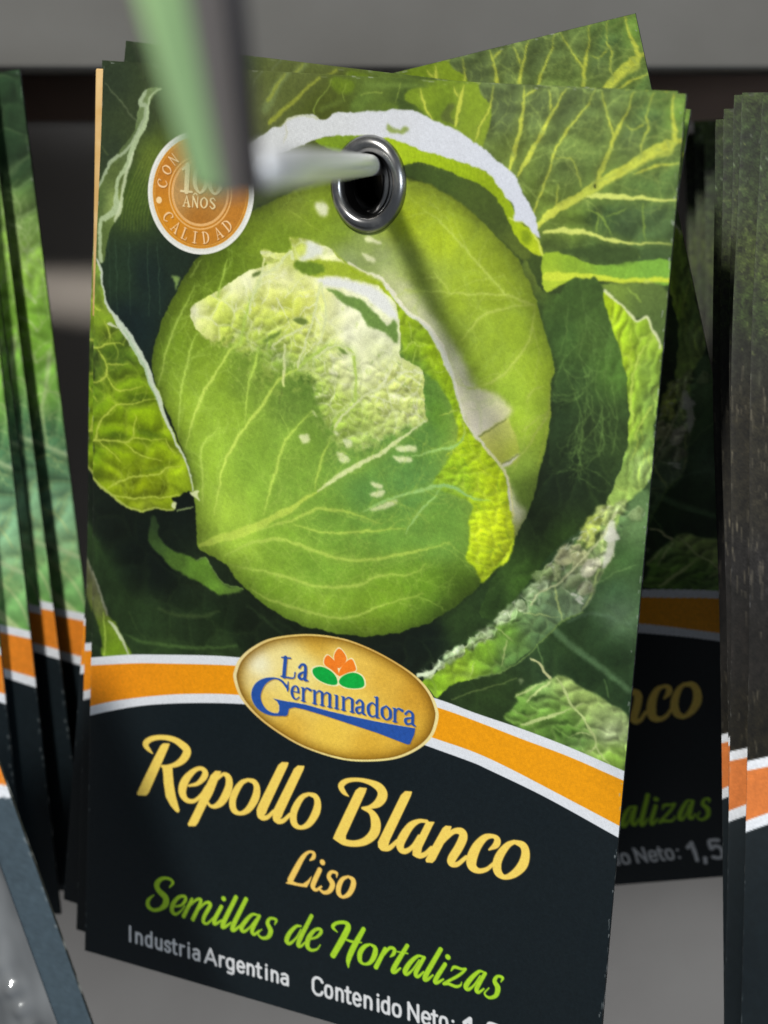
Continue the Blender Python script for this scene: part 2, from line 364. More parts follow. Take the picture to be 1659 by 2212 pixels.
SANS = {  # strokes in a box: x 0..1, y 0 base .. 1 x-height (1.42 cap)
 'I': (.35, [[(.5, 0), (.5, 1.42)]]), 'n': (1, [[(.15, 0), (.15, 1)], [(.15, .7), (.35, .95), (.65, .95), (.85, .7), (.85, 0)]]),
 'd': (1, [[(.85, 0), (.85, 1.42)], [(.85, .8), (.6, 1), (.3, .93), (.15, .7), (.15, .3), (.3, .07), (.6, 0), (.85, .2)]]),
 'u': (1, [[(.85, 0), (.85, 1)], [(.15, 1), (.15, .3), (.35, .05), (.65, .05), (.85, .3)]]),
 's': (.9, [[(.82, .82), (.6, 1), (.3, .95), (.15, .75), (.3, .57), (.65, .45), (.85, .25), (.65, .03), (.35, 0), (.12, .18)]]),
 't': (.7, [[(.4, 1.3), (.4, .25), (.55, .02), (.85, .02)], [(.05, .97), (.85, .97)]]),
 'r': (.7, [[(.2, 0), (.2, 1)], [(.2, .65), (.4, .93), (.85, .97)]]), 'i': (.35, [[(.5, 0), (.5, 1)], [(.5, 1.35), (.5, 1.38)]]),
 'a': (.95, [[(.2, .9), (.5, 1), (.78, .88), (.82, .6), (.82, 0)], [(.82, .57), (.4, .57), (.15, .4), (.15, .2), (.35, 0), (.65, .04), (.82, .22)]]),
 'A': (1.15, [[(.02, 0), (.5, 1.42), (.98, 0)], [(.22, .42), (.78, .42)]]),
 'g': (1, [[(.85, 1), (.85, -.15), (.65, -.4), (.25, -.36)], [(.85, .8), (.6, 1), (.3, .93), (.15, .7), (.15, .35), (.3, .1), (.6, .03), (.85, .25)]]),
 'e': (1, [[(.15, .52), (.87, .52), (.85, .8), (.62, 1), (.35, .98), (.15, .72), (.15, .28), (.35, .02), (.65, 0), (.85, .14)]]),
 'C': (1.1, [[(.92, 1.15), (.75, 1.38), (.4, 1.42), (.15, 1.15), (.12, .7), (.15, .28), (.4, 0), (.75, .04), (.92, .3)]]),
 'o': (1, [[(.5, 1), (.25, .93), (.14, .65), (.14, .35), (.25, .07), (.5, 0), (.75, .07), (.86, .35), (.86, .65), (.75, .93), (.5, 1)]]),
 'N': (1.15, [[(.12, 0), (.12, 1.42)], [(.12, 1.38), (.88, .04)], [(.88, 0), (.88, 1.42)]]),
 ':': (.4, [[(.5, .08), (.5, .1)], [(.5, .85), (.5, .87)]]), ',': (.4, [[(.55, .1), (.5, .05), (.3, -.25)]]),
 '1': (.7, [[(.1, 1.05), (.6, 1.4), (.6, 0)]]), '5': (1, [[(.88, 1.4), (.25, 1.4), (.2, .8), (.5, .95), (.8, .85), (.9, .5), (.8, .12), (.5, 0), (.15, .12)]])}
def sans(cv, fr, ch, x, y, w, h, r, col, slope):
    for s_ in SANS[ch][1]:
        sharp = ch in 'INA1'
        P = [(x+px*w, y-py*h+slope*px*w, r) for px, py in s_]
        cv.stroke(fr, P, col, 1, .7, tag='lettering', sm=not sharp and len(P) > 2)

def lettering(cv):
    Y = (255, 218, 104); YS = []
    def S(fr, P, c, e=None): YS.append((fr, P, c, 's'))
    def G(fr, P, c): YS.append((fr, P, c, 'p'))
    ye = Y
    # Repollo
    S('a', [(224, 236, 4), (190, 202, 20), (165, 160, 29), (205, 120, 24), (290, 103, 22), (390, 118, 27), (462, 160, 36), (507, 210, 40), (480, 275, 35), (420, 322, 24), (350, 340, 15), (300, 340, 13)], ye)
    G('a', [(288, 172), (312, 152), (366, 153), (352, 190), (190, 555), (168, 580), (100, 578), (92, 562), (150, 440), (220, 300)], ye)
    G('a', [(302, 345), (385, 345), (387, 400), (396, 500), (412, 590), (442, 702), (430, 718), (408, 708), (368, 660), (330, 590), (314, 480), (310, 400)], ye)
    S('a', [(518, 498, 9), (590, 480, 18), (640, 432, 28), (655, 390, 30), (628, 358, 20), (580, 364, 20), (515, 420, 32), (474, 490, 40), (466, 560, 38), (500, 614, 26), (560, 622, 18), (620, 575, 16), (665, 505, 14)], ye)
    G('a', [(700, 412), (738, 375), (786, 378), (772, 415), (715, 560), (650, 680), (592, 800), (570, 828), (516, 828), (508, 812), (570, 690), (630, 560), (672, 470)], ye)
    S('a', [(755, 440, 12), (805, 402, 16), (845, 430, 32), (848, 500, 36), (820, 575, 38), (780, 635, 32), (730, 666, 20), (692, 660, 14), (672, 630, 12)], ye)
    O1 = [(1005, 447, 15), (1058, 466, 26), (1078, 520, 32), (1062, 600, 36), (1005, 690, 28), (938, 722, 18), (885, 690, 32), (878, 610, 33), (910, 530, 30), (955, 470, 22), (1005, 447, 15)]
    S('a', O1, ye); S('a', [(x+498, y+113, r) for x, y, r in O1], ye)
    for dx, dy in ((0, 0), (130, 28)):
        G('a', [(1255+dx, 325+dy), (1286+dx, 300+dy), (1340+dx, 303+dy), (1330+dx, 335+dy), (1165+dx, 680+dy), (1150+dx, 720+dy), (1110+dx, 760+dy), (1076+dx, 735+dy), (1074+dx, 690+dy), (1090+dx, 650+dy)], ye)
        S('a', [(1105+dx, 740+dy, 33), (1125+dx, 756+dy, 26), (1165+dx, 750+dy, 19), (1218+dx, 700+dy, 15)], ye)
    # Blanco
    S('b', [(244, 328, 4), (208, 296, 20), (190, 252, 24), (230, 217, 19), (310, 207, 15), (400, 226, 22), (470, 265, 36), (492, 318, 40), (460, 375, 32), (400, 405, 15), (345, 414, 10)], ye)
    S('b', [(345, 414, 9), (408, 442, 24), (440, 510, 40), (430, 590, 38), (370, 650, 30), (290, 672, 25), (210, 662, 26), (165, 640, 22)], ye)
    G('b', [(296, 285), (325, 263), (378, 268), (368, 300), (222, 615), (222, 650), (165, 662), (128, 636), (150, 585), (220, 440)], ye)
    G('b', [(625, 318), (655, 289), (706, 292), (696, 325), (545, 640), (528, 690), (490, 718), (458, 700), (455, 660)], ye)
    S('b', [(490, 695, 32), (520, 704, 24), (550, 695, 18), (598, 650, 14)], ye)
    S('b', [(812, 508, 13), (755, 506, 16), (695, 540, 27), (645, 610, 33), (617, 670, 33), (625, 715, 27), (662, 724, 20), (710, 688, 15), (755, 615, 12)], ye)
    G('b', [(808, 510), (868, 512), (850, 545), (775, 700), (768, 745), (740, 775), (706, 755), (708, 710), (730, 665)], ye)
    S('b', [(738, 742, 30), (760, 758, 22), (800, 745, 18), (845, 700, 14)], ye)
    G('b', [(925, 558), (948, 540), (990, 544), (982, 575), (870, 790), (850, 810), (806, 806), (800, 788), (850, 690)], ye)
    S('b', [(905, 690, 8), (955, 622, 18), (1010, 580, 20), (1062, 585, 30), (1073, 625, 33), (1040, 700, 33), (990, 780, 32), (988, 815, 26), (1030, 820, 18), (1095, 768, 14)], ye)
    S('b', [(1258, 716, 6), (1308, 682, 24), (1318, 642, 24), (1288, 618, 16), (1230, 627, 24), (1172, 690, 34), (1135, 775, 40), (1135, 835, 36), (1180, 868, 22), (1240, 858, 16), (1292, 815, 12)], ye)
    S('b', [(1440, 660, 15), (1503, 688, 29), (1520, 750, 32), (1498, 830, 36), (1438, 892, 28), (1370, 916, 19), (1322, 880, 32), (1316, 810, 33), (1346, 740, 30), (1395, 682, 22), (1440, 660, 15)], ye)
    # Liso
    y2 = (250, 206, 106)
    S('a', [(1508, 1104, 5), (1538, 1078, 18), (1540, 1042, 14), (1498, 1036, 12), (1450, 1080, 20), (1400, 1165, 26), (1345, 1268, 27)], y2)
    G('a', [(1308, 1290), (1345, 1265), (1400, 1290), (1450, 1296), (1490, 1268), (1525, 1228), (1502, 1290), (1480, 1324), (1430, 1318), (1312, 1294)], y2)
    S('a', [(1611, 1118, 25), (1612, 1120, 25)], y2)
    S('a', [(1588, 1180, 22), (1535, 1295, 23), (1535, 1330, 20), (1560, 1345, 14), (1600, 1318, 9)], y2)
    S('b', [(152, 920, 3), (152, 888, 12), (115, 880, 13), (95, 915, 18), (122, 968, 22), (100, 1018, 18), (58, 1030, 14), (20, 1000, 8)], y2)
    S('b', [(238, 912, 9), (272, 938, 20), (270, 985, 22), (240, 1040, 19), (195, 1062, 12), (167, 1035, 20), (168, 985, 21), (195, 932, 16), (238, 912, 9)], y2)
    g = (166, 208, 48)
    for P in [[(355, 190, 5), (384, 150, 14), (350, 117, 13), (290, 120, 18), (252, 165, 26), (268, 215, 28), (322, 270, 32), (322, 325, 30), (280, 365, 18), (220, 374, 17), (180, 340, 22), (185, 290, 16), (228, 252, 4)],
              [(395, 345, 8), (450, 335, 12), (485, 295, 16), (480, 262, 14), (430, 270, 16), (385, 325, 22), (375, 380, 22), (405, 408, 15), (450, 380, 8), (480, 340, 6)],
              [(540, 285, 15), (470, 425, 20)], [(510, 350, 7), (580, 288, 12), (612, 305, 16), (545, 450, 20)], [(580, 385, 7), (650, 315, 12), (690, 330, 18), (642, 420, 18), (632, 470, 17), (665, 483, 11), (720, 430, 8)],
              [(798, 280, 23), (799, 281, 23)], [(780, 345, 18), (722, 455, 20), (728, 488, 15), (785, 455, 8)],
              [(900, 268, 20), (795, 480, 22), (802, 512, 16), (860, 475, 8)], [(982, 283, 20), (875, 500, 22), (882, 538, 16), (935, 498, 8)],
              [(1075, 412, 9), (1030, 410, 14), (975, 465, 20), (942, 520, 22), (962, 548, 15), (1010, 515, 9), (1060, 450, 7)], [(1090, 420, 16), (1032, 530, 20), (1045, 572, 14), (1090, 540, 8)],
              [(1215, 492, 4), (1228, 452, 13), (1180, 440, 13), (1157, 480, 19), (1182, 540, 24), (1160, 593, 18), (1110, 600, 13), (1078, 565, 8), (1110, 530, 5)],
              [(1430, 502, 9), (1390, 505, 14), (1337, 560, 20), (1312, 620, 22), (1337, 645, 15), (1390, 600, 9), (1430, 530, 7)], [(1518, 418, 18), (1412, 630, 21), (1425, 668, 13), (1470, 630, 8)],
              [(1500, 610, 8), (1560, 590, 12), (1595, 550, 16), (1585, 525, 14), (1540, 537, 16), (1492, 600, 22), (1482, 665, 22), (1512, 698, 15), (1560, 690, 9), (1588, 655, 5)]]: S('c', P, g)
    g = (172, 220, 46)
    for P in [[(277, 484, 4), (240, 442, 16), (270, 410, 15), (340, 405, 17), (366, 440, 26), (330, 520, 28), (240, 675, 26)], [(492, 458, 20), (402, 620, 26), (366, 710, 22), (364, 772, 6)], [(330, 538, 7), (400, 562, 12), (475, 568, 5)],
              [(545, 582, 9), (585, 612, 20), (580, 670, 24), (545, 730, 18), (495, 745, 11), (460, 715, 20), (463, 650, 23), (500, 600, 18), (545, 582, 9)],
              [(668, 620, 18), (590, 770, 21)], [(640, 690, 7), (700, 615, 14), (742, 622, 16), (735, 660, 16), (708, 685, 5)], [(848, 592, 18), (735, 780, 22), (745, 810, 15), (790, 778, 8)], [(765, 642, 6), (850, 656, 7)],
              [(970, 680, 9), (930, 680, 14), (872, 730, 20), (828, 800, 22), (842, 828, 15), (890, 790, 9), (945, 710, 7)], [(985, 690, 16), (917, 810, 20), (930, 848, 14), (980, 808, 8)],
              [(1120, 622, 20), (995, 840, 22), (1005, 873, 15), (1055, 835, 8)], [(1178, 685, 24), (1179, 686, 24)], [(1155, 745, 18), (1077, 870, 20), (1085, 898, 15), (1140, 868, 8)],
              [(1202, 800, 4), (1230, 768, 14), (1290, 785, 12), (1322, 786, 10), (1260, 840, 13), (1145, 903, 12), (1180, 905, 14), (1240, 928, 14), (1278, 918, 9), (1290, 890, 3)],
              [(1465, 808, 9), (1430, 805, 14), (1367, 860, 20), (1322, 925, 22), (1342, 953, 15), (1390, 915, 9), (1440, 840, 7)], [(1480, 820, 16), (1412, 940, 20), (1422, 978, 13), (1468, 948, 8)],
              [(1607, 892, 4), (1622, 857, 13), (1580, 845, 13), (1557, 885, 19), (1582, 940, 24), (1565, 1003, 18), (1510, 1020, 13), (1474, 985, 8), (1510, 940, 5)]]: S('d', P, g)
    hm = {}
    for fr, P, c, kd in YS:
        m = cv.smask(fr, P, .7) if kd == 's' else cv.mask(fr, P, sm=False)
        hm[c] = np.maximum(hm.get(c, 0), m)
    for c, m in hm.items():
        cv.cov['lettering'] = np.maximum(cv.cov.get('lettering', 0), m)
        rim = tuple(v*k for v, k in zip(c, ((.62, .58, .5) if c[0] > 200 else (.4, .62, .6))))
        cv.put(np.clip(blur(m, 1)*1.6, 0, 1), rim, .55)
        cv.put(m, c)
        core = np.clip(blur(m, 2)*2.4-1.55, 0, 1)
        cv.put(core, (255, 222, 100) if c[0] > 200 else (178, 220, 56), .45)
    w = (228, 230, 234)
    for ch, x, wd in [('I', 12, 36), ('n', 72, 62), ('d', 152, 62), ('u', 234, 62), ('s', 310, 56), ('t', 372, 44), ('r', 432, 46), ('i', 492, 36), ('a', 538, 68), ('A', 642, 92), ('r', 755, 50), ('g', 812, 72), ('e', 900, 68), ('n', 982, 66), ('t', 1060, 46), ('i', 1126, 36), ('n', 1180, 64), ('a', 1258, 72)]:
        sans(cv, 'c', ch, x, 628+(x-20)*.277, wd, 84, 13, (228, 230, 234), .277)
    for ch, x, wd in [('C', 62, 95), ('o', 165, 72), ('n', 256, 68), ('t', 336, 50), ('e', 396, 70), ('n', 486, 72), ('i', 586, 36), ('d', 628, 74), ('o', 716, 80), ('N', 842, 100), ('e', 956, 76), ('t', 1040, 52), ('o', 1100, 76), (':', 1196, 36)]:
        sans(cv, 'd', ch, x, 985+(x-65)*.272, wd, 96, 13.5, w, .272)
    for ch, x, wd in [('1', 1300, 90), (',', 1405, 40), ('5', 1480, 120)]:
        sans(cv, 'd', ch, x, 985+36+(x-65)*.272, wd, 126, 20, w, .272)

SER = {'C': [[(.85, 1.1, .6), (.9, 1.4, .9), (.5, 1.5, .7), (.1, 1.1, 1.3), (.1, .4, 1.3), (.5, 0, .7), (.9, .3, .6)]], 'A': [[(.5, 1.5, .6), (.9, 0, 1.3)], [(.5, 1.5, .5), (.1, 0, .6)], [(.25, .5, .5), (.75, .5, .5)], [(-.05, 0, .5), (.28, 0, .5)], [(.7, 0, .5), (1.1, 0, .5)]],
       'L': [[(.3, 0, 1.2), (.3, 1.5, 1.2)], [(.1, 1.5, .5), (.55, 1.5, .5)], [(.1, 0, .5), (.9, 0, .6), (.95, .4, .5)]], 'I': [[(.5, 0, 1.3), (.5, 1.5, 1.3)], [(.2, 0, .5), (.8, 0, .5)], [(.2, 1.5, .5), (.8, 1.5, .5)]],
       'D': [[(.25, 0, 1.2), (.25, 1.5, 1.2)], [(.05, 1.5, .5), (.5, 1.5, .6), (.9, 1.1, 1.2), (.9, .4, 1.2), (.5, 0, .6), (.05, 0, .5)]], 'O': [[(.5, 1.5, .6), (.1, 1.1, 1.2), (.1, .4, 1.2), (.5, 0, .6), (.9, .4, 1.2), (.9, 1.1, 1.2), (.5, 1.5, .6)]],
       'N': [[(.15, 0, .7), (.15, 1.5, .7)], [(.15, 1.5, 1.1), (.85, 0, 1.1)], [(.85, 0, .7), (.85, 1.5, .7)]], 'S': [[(.85, 1.2, .6), (.5, 1.5, .8), (.15, 1.15, 1.1), (.8, .4, 1.2), (.5, 0, .8), (.12, .3, .6)]],
       '1': [[(.55, 0, 1.4), (.55, 1.5, 1.4)], [(.2, 1.25, .6), (.55, 1.5, .8)], [(.15, 0, .6), (.95, 0, .6)]]}
def seal(cv):
    c = tr('g', [(800, 862)])[0][0]; rb = tr('g', [(800, 1668)])[0][0]; R = math.hypot(*(rb-c))
    yy, xx = np.mgrid[0:cv.h, 0:cv.w]; d = np.hypot(xx+.5-c[0], yy+.5-c[1])/R
    e = lambda r: np.clip((r-d)*R+.5, 0, 1)
    cv.cov['seal'] = e(1.0)
    cv.put(e(1.0), (222, 222, 214)); cv.put(e(.985)*(1-e(.955)), (240, 240, 236), .7)
    cv.put(e(.905), (214, 150, 50)); cv.put(e(.885), cv.field('u', [(c[0]-.8*R, c[1]-.3*R, 192, 122, 40), (c[0]-.5*R, c[1]+.5*R, 210, 138, 32), (c[0], c[1]+.75*R, 194, 126, 38), (c[0]+.6*R, c[1]+.4*R, 186, 122, 44), (c[0], c[1]-.7*R, 205, 140, 40)]))
    cv.put(e(.87)*(1-e(.858)), (226, 170, 80), .8)
    cv.put(e(.60)*(1-e(.575)), (232, 180, 110)); cv.put(e(.545)*(1-e(.50)), (226, 176, 112)); cv.put(e(.50), cv.field('u', [(c[0], c[1]+.4*R, 172, 112, 40), (c[0], c[1]-.3*R, 196, 150, 80), (c[0]-.3*R, c[1], 188, 148, 92)]))
    def let(ch, ang, rad, h, out):                                    # out=1: foot points outwards
        cx, cy = c[0]+math.cos(ang)*rad*R, c[1]+math.sin(ang)*rad*R
        up = np.array((-math.cos(ang), -math.sin(ang)))*out; rt = np.array((-up[1], up[0]))
        for off, col, al in ((1.2, (120, 70, 14), .6), (0, (244, 206, 158), 1)):
            for st in SER[ch]:
                P = [(cx+rt[0]*(x-.5)*h*.62+up[0]*(y-.75)*h*.6+off, cy+rt[1]*(x-.5)*h*.62+up[1]*(y-.75)*h*.6+off, r*h*.055) for x, y, r in st]
                cv.stroke('u', P, col, al, .5, sm=len(P) > 4)
    D = math.radians
    for ch, x, y in [('C', 370, 1195), ('A', 480, 1335), ('L', 610, 1405), ('I', 745, 1438), ('D', 878, 1430), ('A', 1045, 1385), ('D', 1158, 1292)]:
        p = tr('g', [(x, y)])[0][0]; a = math.atan2(p[1]-c[1], p[0]-c[0]); let(ch, a, .73, .20*R, 1)
    for ch, x, y in [('C', 245, 725), ('O', 305, 525), ('N', 400, 370)]:
        p = tr('g', [(x, y)])[0][0]; a = math.atan2(p[1]-c[1], p[0]-c[0]); let(ch, a, .73, .20*R, -1)
    p = tr('g', [(265, 955)])[0][0]; cv.put(np.clip(.055*R-np.hypot(xx-p[0], yy-p[1])+.5, 0, 1), (246, 214, 160))
    def flat(ch, x, y, w, h, r):
        for off, col, al in ((1.2, (130, 84, 30), .6), (0, (238, 218, 168), 1)):
            for st in SER[ch]:
                P = [(c[0]+(x+px*w)*R+off, c[1]+(y-py*h/1.5)*R+off, q*r*R) for px, py, q in st]
                cv.stroke('u', P, col, al, .5, sm=len(P) > 4)
    flat('1', -.40, 0, .26, .42, .032); flat('O', -.12, 0, .24, .42, .032); flat('O', .16, 0, .24, .42, .032)
    for i, ch in enumerate('ANOS'): flat(ch, -.31+i*.165, .24, .13, .17, .013)
    cv.stroke('u', [(c[0]-.12*R, c[1]+.04*R, 1), (c[0]-.08*R, c[1]+.015*R, 1), (c[0]-.05*R, c[1]+.04*R, 1)], (238, 218, 168), 1, .5)
def cabbage_print():
    rng = np.random.default_rng(3)
    cv = Canvas(CW, CH)
    # ---------- deep background of the picture
    cv.img[:] = cv.field('F', [(240, 180, 42, 54, 35), (300, 250, 52, 64, 38), (250, 330, 46, 58, 38), (300, 420, 66, 88, 32), (340, 340, 92, 110, 40), (330, 600, 24, 38, 34), (290, 700, 20, 34, 34), (270, 600, 34, 52, 34),
        (420, 190, 60, 75, 40), (560, 250, 92, 100, 52), (650, 170, 88, 98, 45), (700, 235, 74, 84, 26), (820, 195, 92, 112, 42), (880, 225, 62, 80, 32), (960, 220, 118, 142, 34), (400, 560, 30, 44, 32),
        (300, 1180, 14, 22, 18), (250, 1130, 18, 26, 20), (220, 1230, 34, 52, 28), (350, 1230, 14, 22, 18), (400, 1080, 16, 24, 20), (450, 1240, 30, 42, 26), (330, 1330, 38, 56, 30), (450, 1370, 34, 52, 28), (560, 1340, 22, 32, 20),
        (700, 1390, 20, 30, 18), (860, 1400, 18, 26, 20), (930, 1370, 16, 26, 20), (1000, 1340, 44, 66, 30), (1120, 1220, 40, 62, 26), (1160, 1120, 26, 38, 22), (1210, 1050, 30, 42, 24), (1200, 1350, 40, 62, 40), (1280, 1350, 60, 84, 60), (1060, 1480, 42, 62, 28), (1250, 1250, 60, 90, 48), (1330, 1200, 75, 105, 60), (1300, 1500, 44, 70, 40)], 3)
    # ---------- upper left leaves
    cv.poly('1', [(640, 385), (700, 390), (665, 430), (640, 500), (600, 600), (575, 700), (550, 800), (545, 900), (520, 960), (490, 1010), (470, 1130), (400, 1130), (420, 850), (460, 760), (500, 690), (580, 590), (600, 520), (612, 450)], cv.field('1', [(640, 450, 120, 140, 90), (580, 620, 90, 108, 66), (520, 760, 84, 100, 50), (500, 880, 160, 180, 100), (460, 1000, 88, 108, 52), (440, 870, 60, 80, 40)]), .95)
    cv.stroke('1', [(640, 390, 6), (615, 450, 12), (640, 470, 8), (600, 590, 8), (560, 650, 7), (500, 695, 8), (450, 790, 6), (425, 860, 4)], (160, 176, 140), .95, 2)
    cv.stroke('1', [(700, 385, 4), (655, 430, 5), (640, 520, 9), (590, 640, 12), (560, 720, 14), (525, 780, 10), (515, 850, 12), (520, 900, 20), (480, 940, 14), (450, 960, 10), (452, 1030, 9), (458, 1130, 10)], (176, 194, 150), .95, 2)
    cv.stroke('1', [(590, 660, 4), (560, 760, 9), (545, 830, 8), (535, 900, 12), (515, 960, 6)], (206, 218, 180), .8, 3)
    for k in range(9):
        x = 560+k*14; cv.stroke('1', [(x+90, 640, 1), (x+40, 760, 3), (x-10, 900, 2), (x-20, 1000, 1)], (140, 156, 60), .35, 3)
    cv.stroke('1', [(460, 360, 3), (520, 430, 4), (580, 500, 4), (610, 540, 3)], (100, 112, 80), .6, 3)
    cv.stroke('1', [(440, 620, 4), (480, 670, 5)], (90, 105, 62), .5, 3)
    cv.stroke('3', [(420, 40, 3), (430, 100, 3), (465, 120, 3)], (120, 150, 90), .5)
    for x in (490, 520, 575, 655, 700): cv.stroke('3', [(x, -60, 1.6), (x+6, 60, 2), (x+12, 260, 1)], (66, 92, 68), .55, 2)
    # ---------- top centre leaves
    for P, c in [([(840, 330), (960, 330), (1040, 380), (1010, 440), (950, 460), (880, 430), (830, 380)], (104, 128, 28)), ([(1010, 540), (1080, 450), (1200, 430), (1160, 520), (1090, 590), (1010, 590)], (98, 122, 48)),
                 ([(1250, 540), (1370, 530), (1380, 600), (1260, 600)], (96, 118, 40)), ([(740, 580), (850, 520), (960, 500), (880, 560), (770, 600)], (92, 108, 42)), ([(1120, 360), (1400, 370), (1600, 380), (1600, 400), (1180, 400)], (110, 134, 56))]:
        cv.poly('r', P, c, .8, feather=12)
    for P in [[(840, 340, 5), (800, 430, 4), (740, 510, 5), (705, 600, 6), (705, 630, 5)], [(960, 370, 3), (940, 450, 4), (945, 520, 4)], [(1410, 370, 4), (1385, 450, 5), (1370, 530, 3)], [(1090, 470, 4), (1180, 440, 6), (1250, 440, 8)]]:
        cv.stroke('r', P, (138, 158, 66), .8, 1.5)
    cv.stroke('r', [(745, 330, 10), (640, 420, 14), (540, 520, 16), (430, 610, 18), (350, 690, 22)], (142, 150, 52), .9, 8)
    cv.stroke('r', [(490, 290, 14), (430, 360, 24), (370, 470, 34), (300, 600, 30)], (118, 134, 78), .8, 20)
    cv.stroke('r', [(460, 300, 6), (400, 400, 12), (330, 520, 14)], (142, 150, 56), .8, 10)
    cv.stroke('r', [(270, 200, 8), (285, 260, 6), (230, 340, 5), (210, 410, 4)], (110, 122, 84), .7, 6)
    # bright leaf right of them
    cv.poly('2', [(90, 420), (160, 380), (470, 370), (470, 480), (460, 560), (440, 650), (400, 640), (300, 560), (210, 510), (150, 470)], cv.field('2', [(200, 420, 124, 148, 34), (400, 420, 132, 156, 40), (420, 580, 136, 158, 46), (260, 470, 100, 124, 30)]), .95, feather=3)
    cv.poly('2', [(275, 450), (310, 455), (290, 500), (330, 540), (250, 520)], (84, 96, 44), .8, feather=5)
    # ---------- top right leaf
    TRL = cv.poly('2', [(470, 340), (1340, 360), (1330, 700), (1260, 1120), (690, 1110), (660, 960), (590, 800), (470, 690), (430, 650), (455, 560), (470, 470)],
        cv.field('2', [(520, 500, 84, 98, 60), (560, 650, 104, 122, 52), (700, 470, 90, 106, 62), (820, 480, 88, 104, 60), (860, 620, 112, 134, 66), (780, 740, 90, 108, 54), (700, 850, 100, 120, 46), (1000, 480, 98, 116, 62), (1090, 620, 92, 110, 66), (1000, 680, 106, 128, 64), (1180, 500, 74, 98, 58), (1200, 440, 96, 122, 56), (1210, 600, 94, 120, 60),
                  (1280, 480, 116, 154, 62), (1150, 800, 92, 120, 60), (1000, 780, 96, 124, 60), (960, 940, 58, 82, 44), (1050, 960, 68, 88, 54), (1180, 950, 80, 104, 62), (820, 960, 96, 120, 44), (780, 1060, 84, 104, 46), (950, 1080, 70, 92, 44), (1150, 1100, 74, 98, 54)], 3))
    cv.mul(fnoise(CH, CW, 26, 4, rng=rng)*TRL, .13)
    fine_veins(cv, rng, TRL, 70, 40, (136, 158, 82), .3, .9)
    Y1 = (190, 200, 62)
    V = [[(655, 985, 26), (720, 925, 24), (800, 880, 24), (900, 815, 26), (1000, 755, 24), (1090, 700, 26), (1180, 650, 34), (1250, 620, 36), (1320, 600, 34)], [(1262, 610, 18), (1250, 560, 12), (1246, 480, 10), (1250, 390, 9)],
         [(915, 800, 16), (950, 720, 14), (990, 600, 11), (1040, 500, 8), (1078, 395, 6)], [(990, 600, 8), (970, 520, 6), (938, 390, 5)], [(545, 730, 14), (580, 600, 13), (598, 500, 11), (606, 375, 10)],
         [(580, 760, 16), (640, 650, 14), (710, 530, 11), (785, 385, 9)], [(722, 480, 5), (712, 390, 5)], [(608, 412, 6), (660, 385, 4)], [(650, 920, 9), (700, 790, 7), (740, 660, 6), (800, 550, 6), (880, 460, 4), (908, 390, 4)],
         [(400, 612, 5), (420, 540, 6), (460, 470, 5), (475, 372, 5)], [(312, 550, 12), (330, 440, 12), (346, 372, 10)], [(212, 512, 5), (175, 460, 7), (158, 385, 6)], [(322, 420, 6), (300, 375, 4)], [(1105, 690, 5), (1120, 600, 5), (1140, 540, 4), (1135, 500, 4), (1168, 398, 4)],
         [(1085, 750, 8), (1180, 720, 8), (1270, 708, 7)], [(852, 810, 5), (820, 700, 4), (780, 680, 3), (740, 690, 3)], [(1130, 530, 3), (1075, 562, 3), (1040, 540, 2)], [(750, 900, 4), (755, 800, 3)]]
    veins(cv, '2', V, (196, 204, 76), a=.92, soft=1.2, glow=(140, 158, 64), k=.66)
    branches(cv, '2', V, (150, 170, 86), TRL, 24, 62, .9, .62, 1.4, 3, rng)
    crinkle(cv, TRL, 46, .15, rng, (128, 152, 76), .25)
    cv.stroke('2', [(700, 935, 8), (900, 830, 9), (1100, 715, 8), (1240, 650, 12)], (208, 216, 84), .6, 6)
    veins(cv, '2', [[(880, 850, 10), (950, 846, 14), (1050, 855, 13), (1260, 868, 12)], [(690, 1000, 12), (800, 996, 12), (900, 1012, 9), (1000, 1042, 8), (1080, 1054, 7), (1240, 1058, 5)]], (218, 228, 116), a=.95, soft=1.6, glow=(150, 175, 70))
    veins(cv, '2', [[(1120, 885, 4), (1115, 950, 4), (1130, 1040, 4)], [(925, 930, 4), (920, 1000, 4)], [(870, 905, 4), (930, 930, 4), (990, 1020, 6)], [(960, 940, 3), (1050, 900, 3)], [(1090, 1080, 4), (1110, 1120, 4)]], (150, 178, 72), a=.7, soft=1.2)
    cv.poly('2', [(912, 795), (920, 800), (918, 814), (911, 812)], (60, 70, 30))
    # band of bright leaf under it
    cv.poly('4', [(690, -10), (800, 0), (900, 38), (1000, 36), (1230, 22), (1225, 125), (1100, 110), (900, 90), (830, 95), (760, 130), (700, 150)], cv.field('4', [(720, 10, 158, 190, 50), (800, 60, 124, 160, 46), (1000, 60, 130, 176, 60), (1180, 60, 128, 178, 66), (760, 110, 200, 220, 60)]))
    cv.poly('4', [(760, -20), (880, 10), (950, 33), (1080, 30), (1100, -30), (900, -40)], (62, 82, 40), .9, feather=6)
    cv.stroke('4', [(705, 88, 16), (760, 92, 18), (850, 86, 10), (950, 98, 12), (1050, 108, 10), (1225, 102, 10)], (210, 226, 66), .95, 2.5)
    cv.stroke('4', [(1130, 112, 9), (1170, 130, 8), (1215, 165, 7)], (196, 212, 90), .9, 2)
    cv.poly('4', [(940, 125), (1100, 118), (1220, 150), (1215, 420), (1180, 350), (1130, 262), (1090, 270), (1020, 205), (960, 150)], cv.field('4', [(1000, 160, 124, 150, 60), (1150, 200, 96, 118, 58), (1190, 300, 82, 104, 52)]), feather=2)
    cv.stroke('4', [(1050, 140, 3), (1090, 180, 4), (1110, 200, 2)], (160, 190, 80), .7)
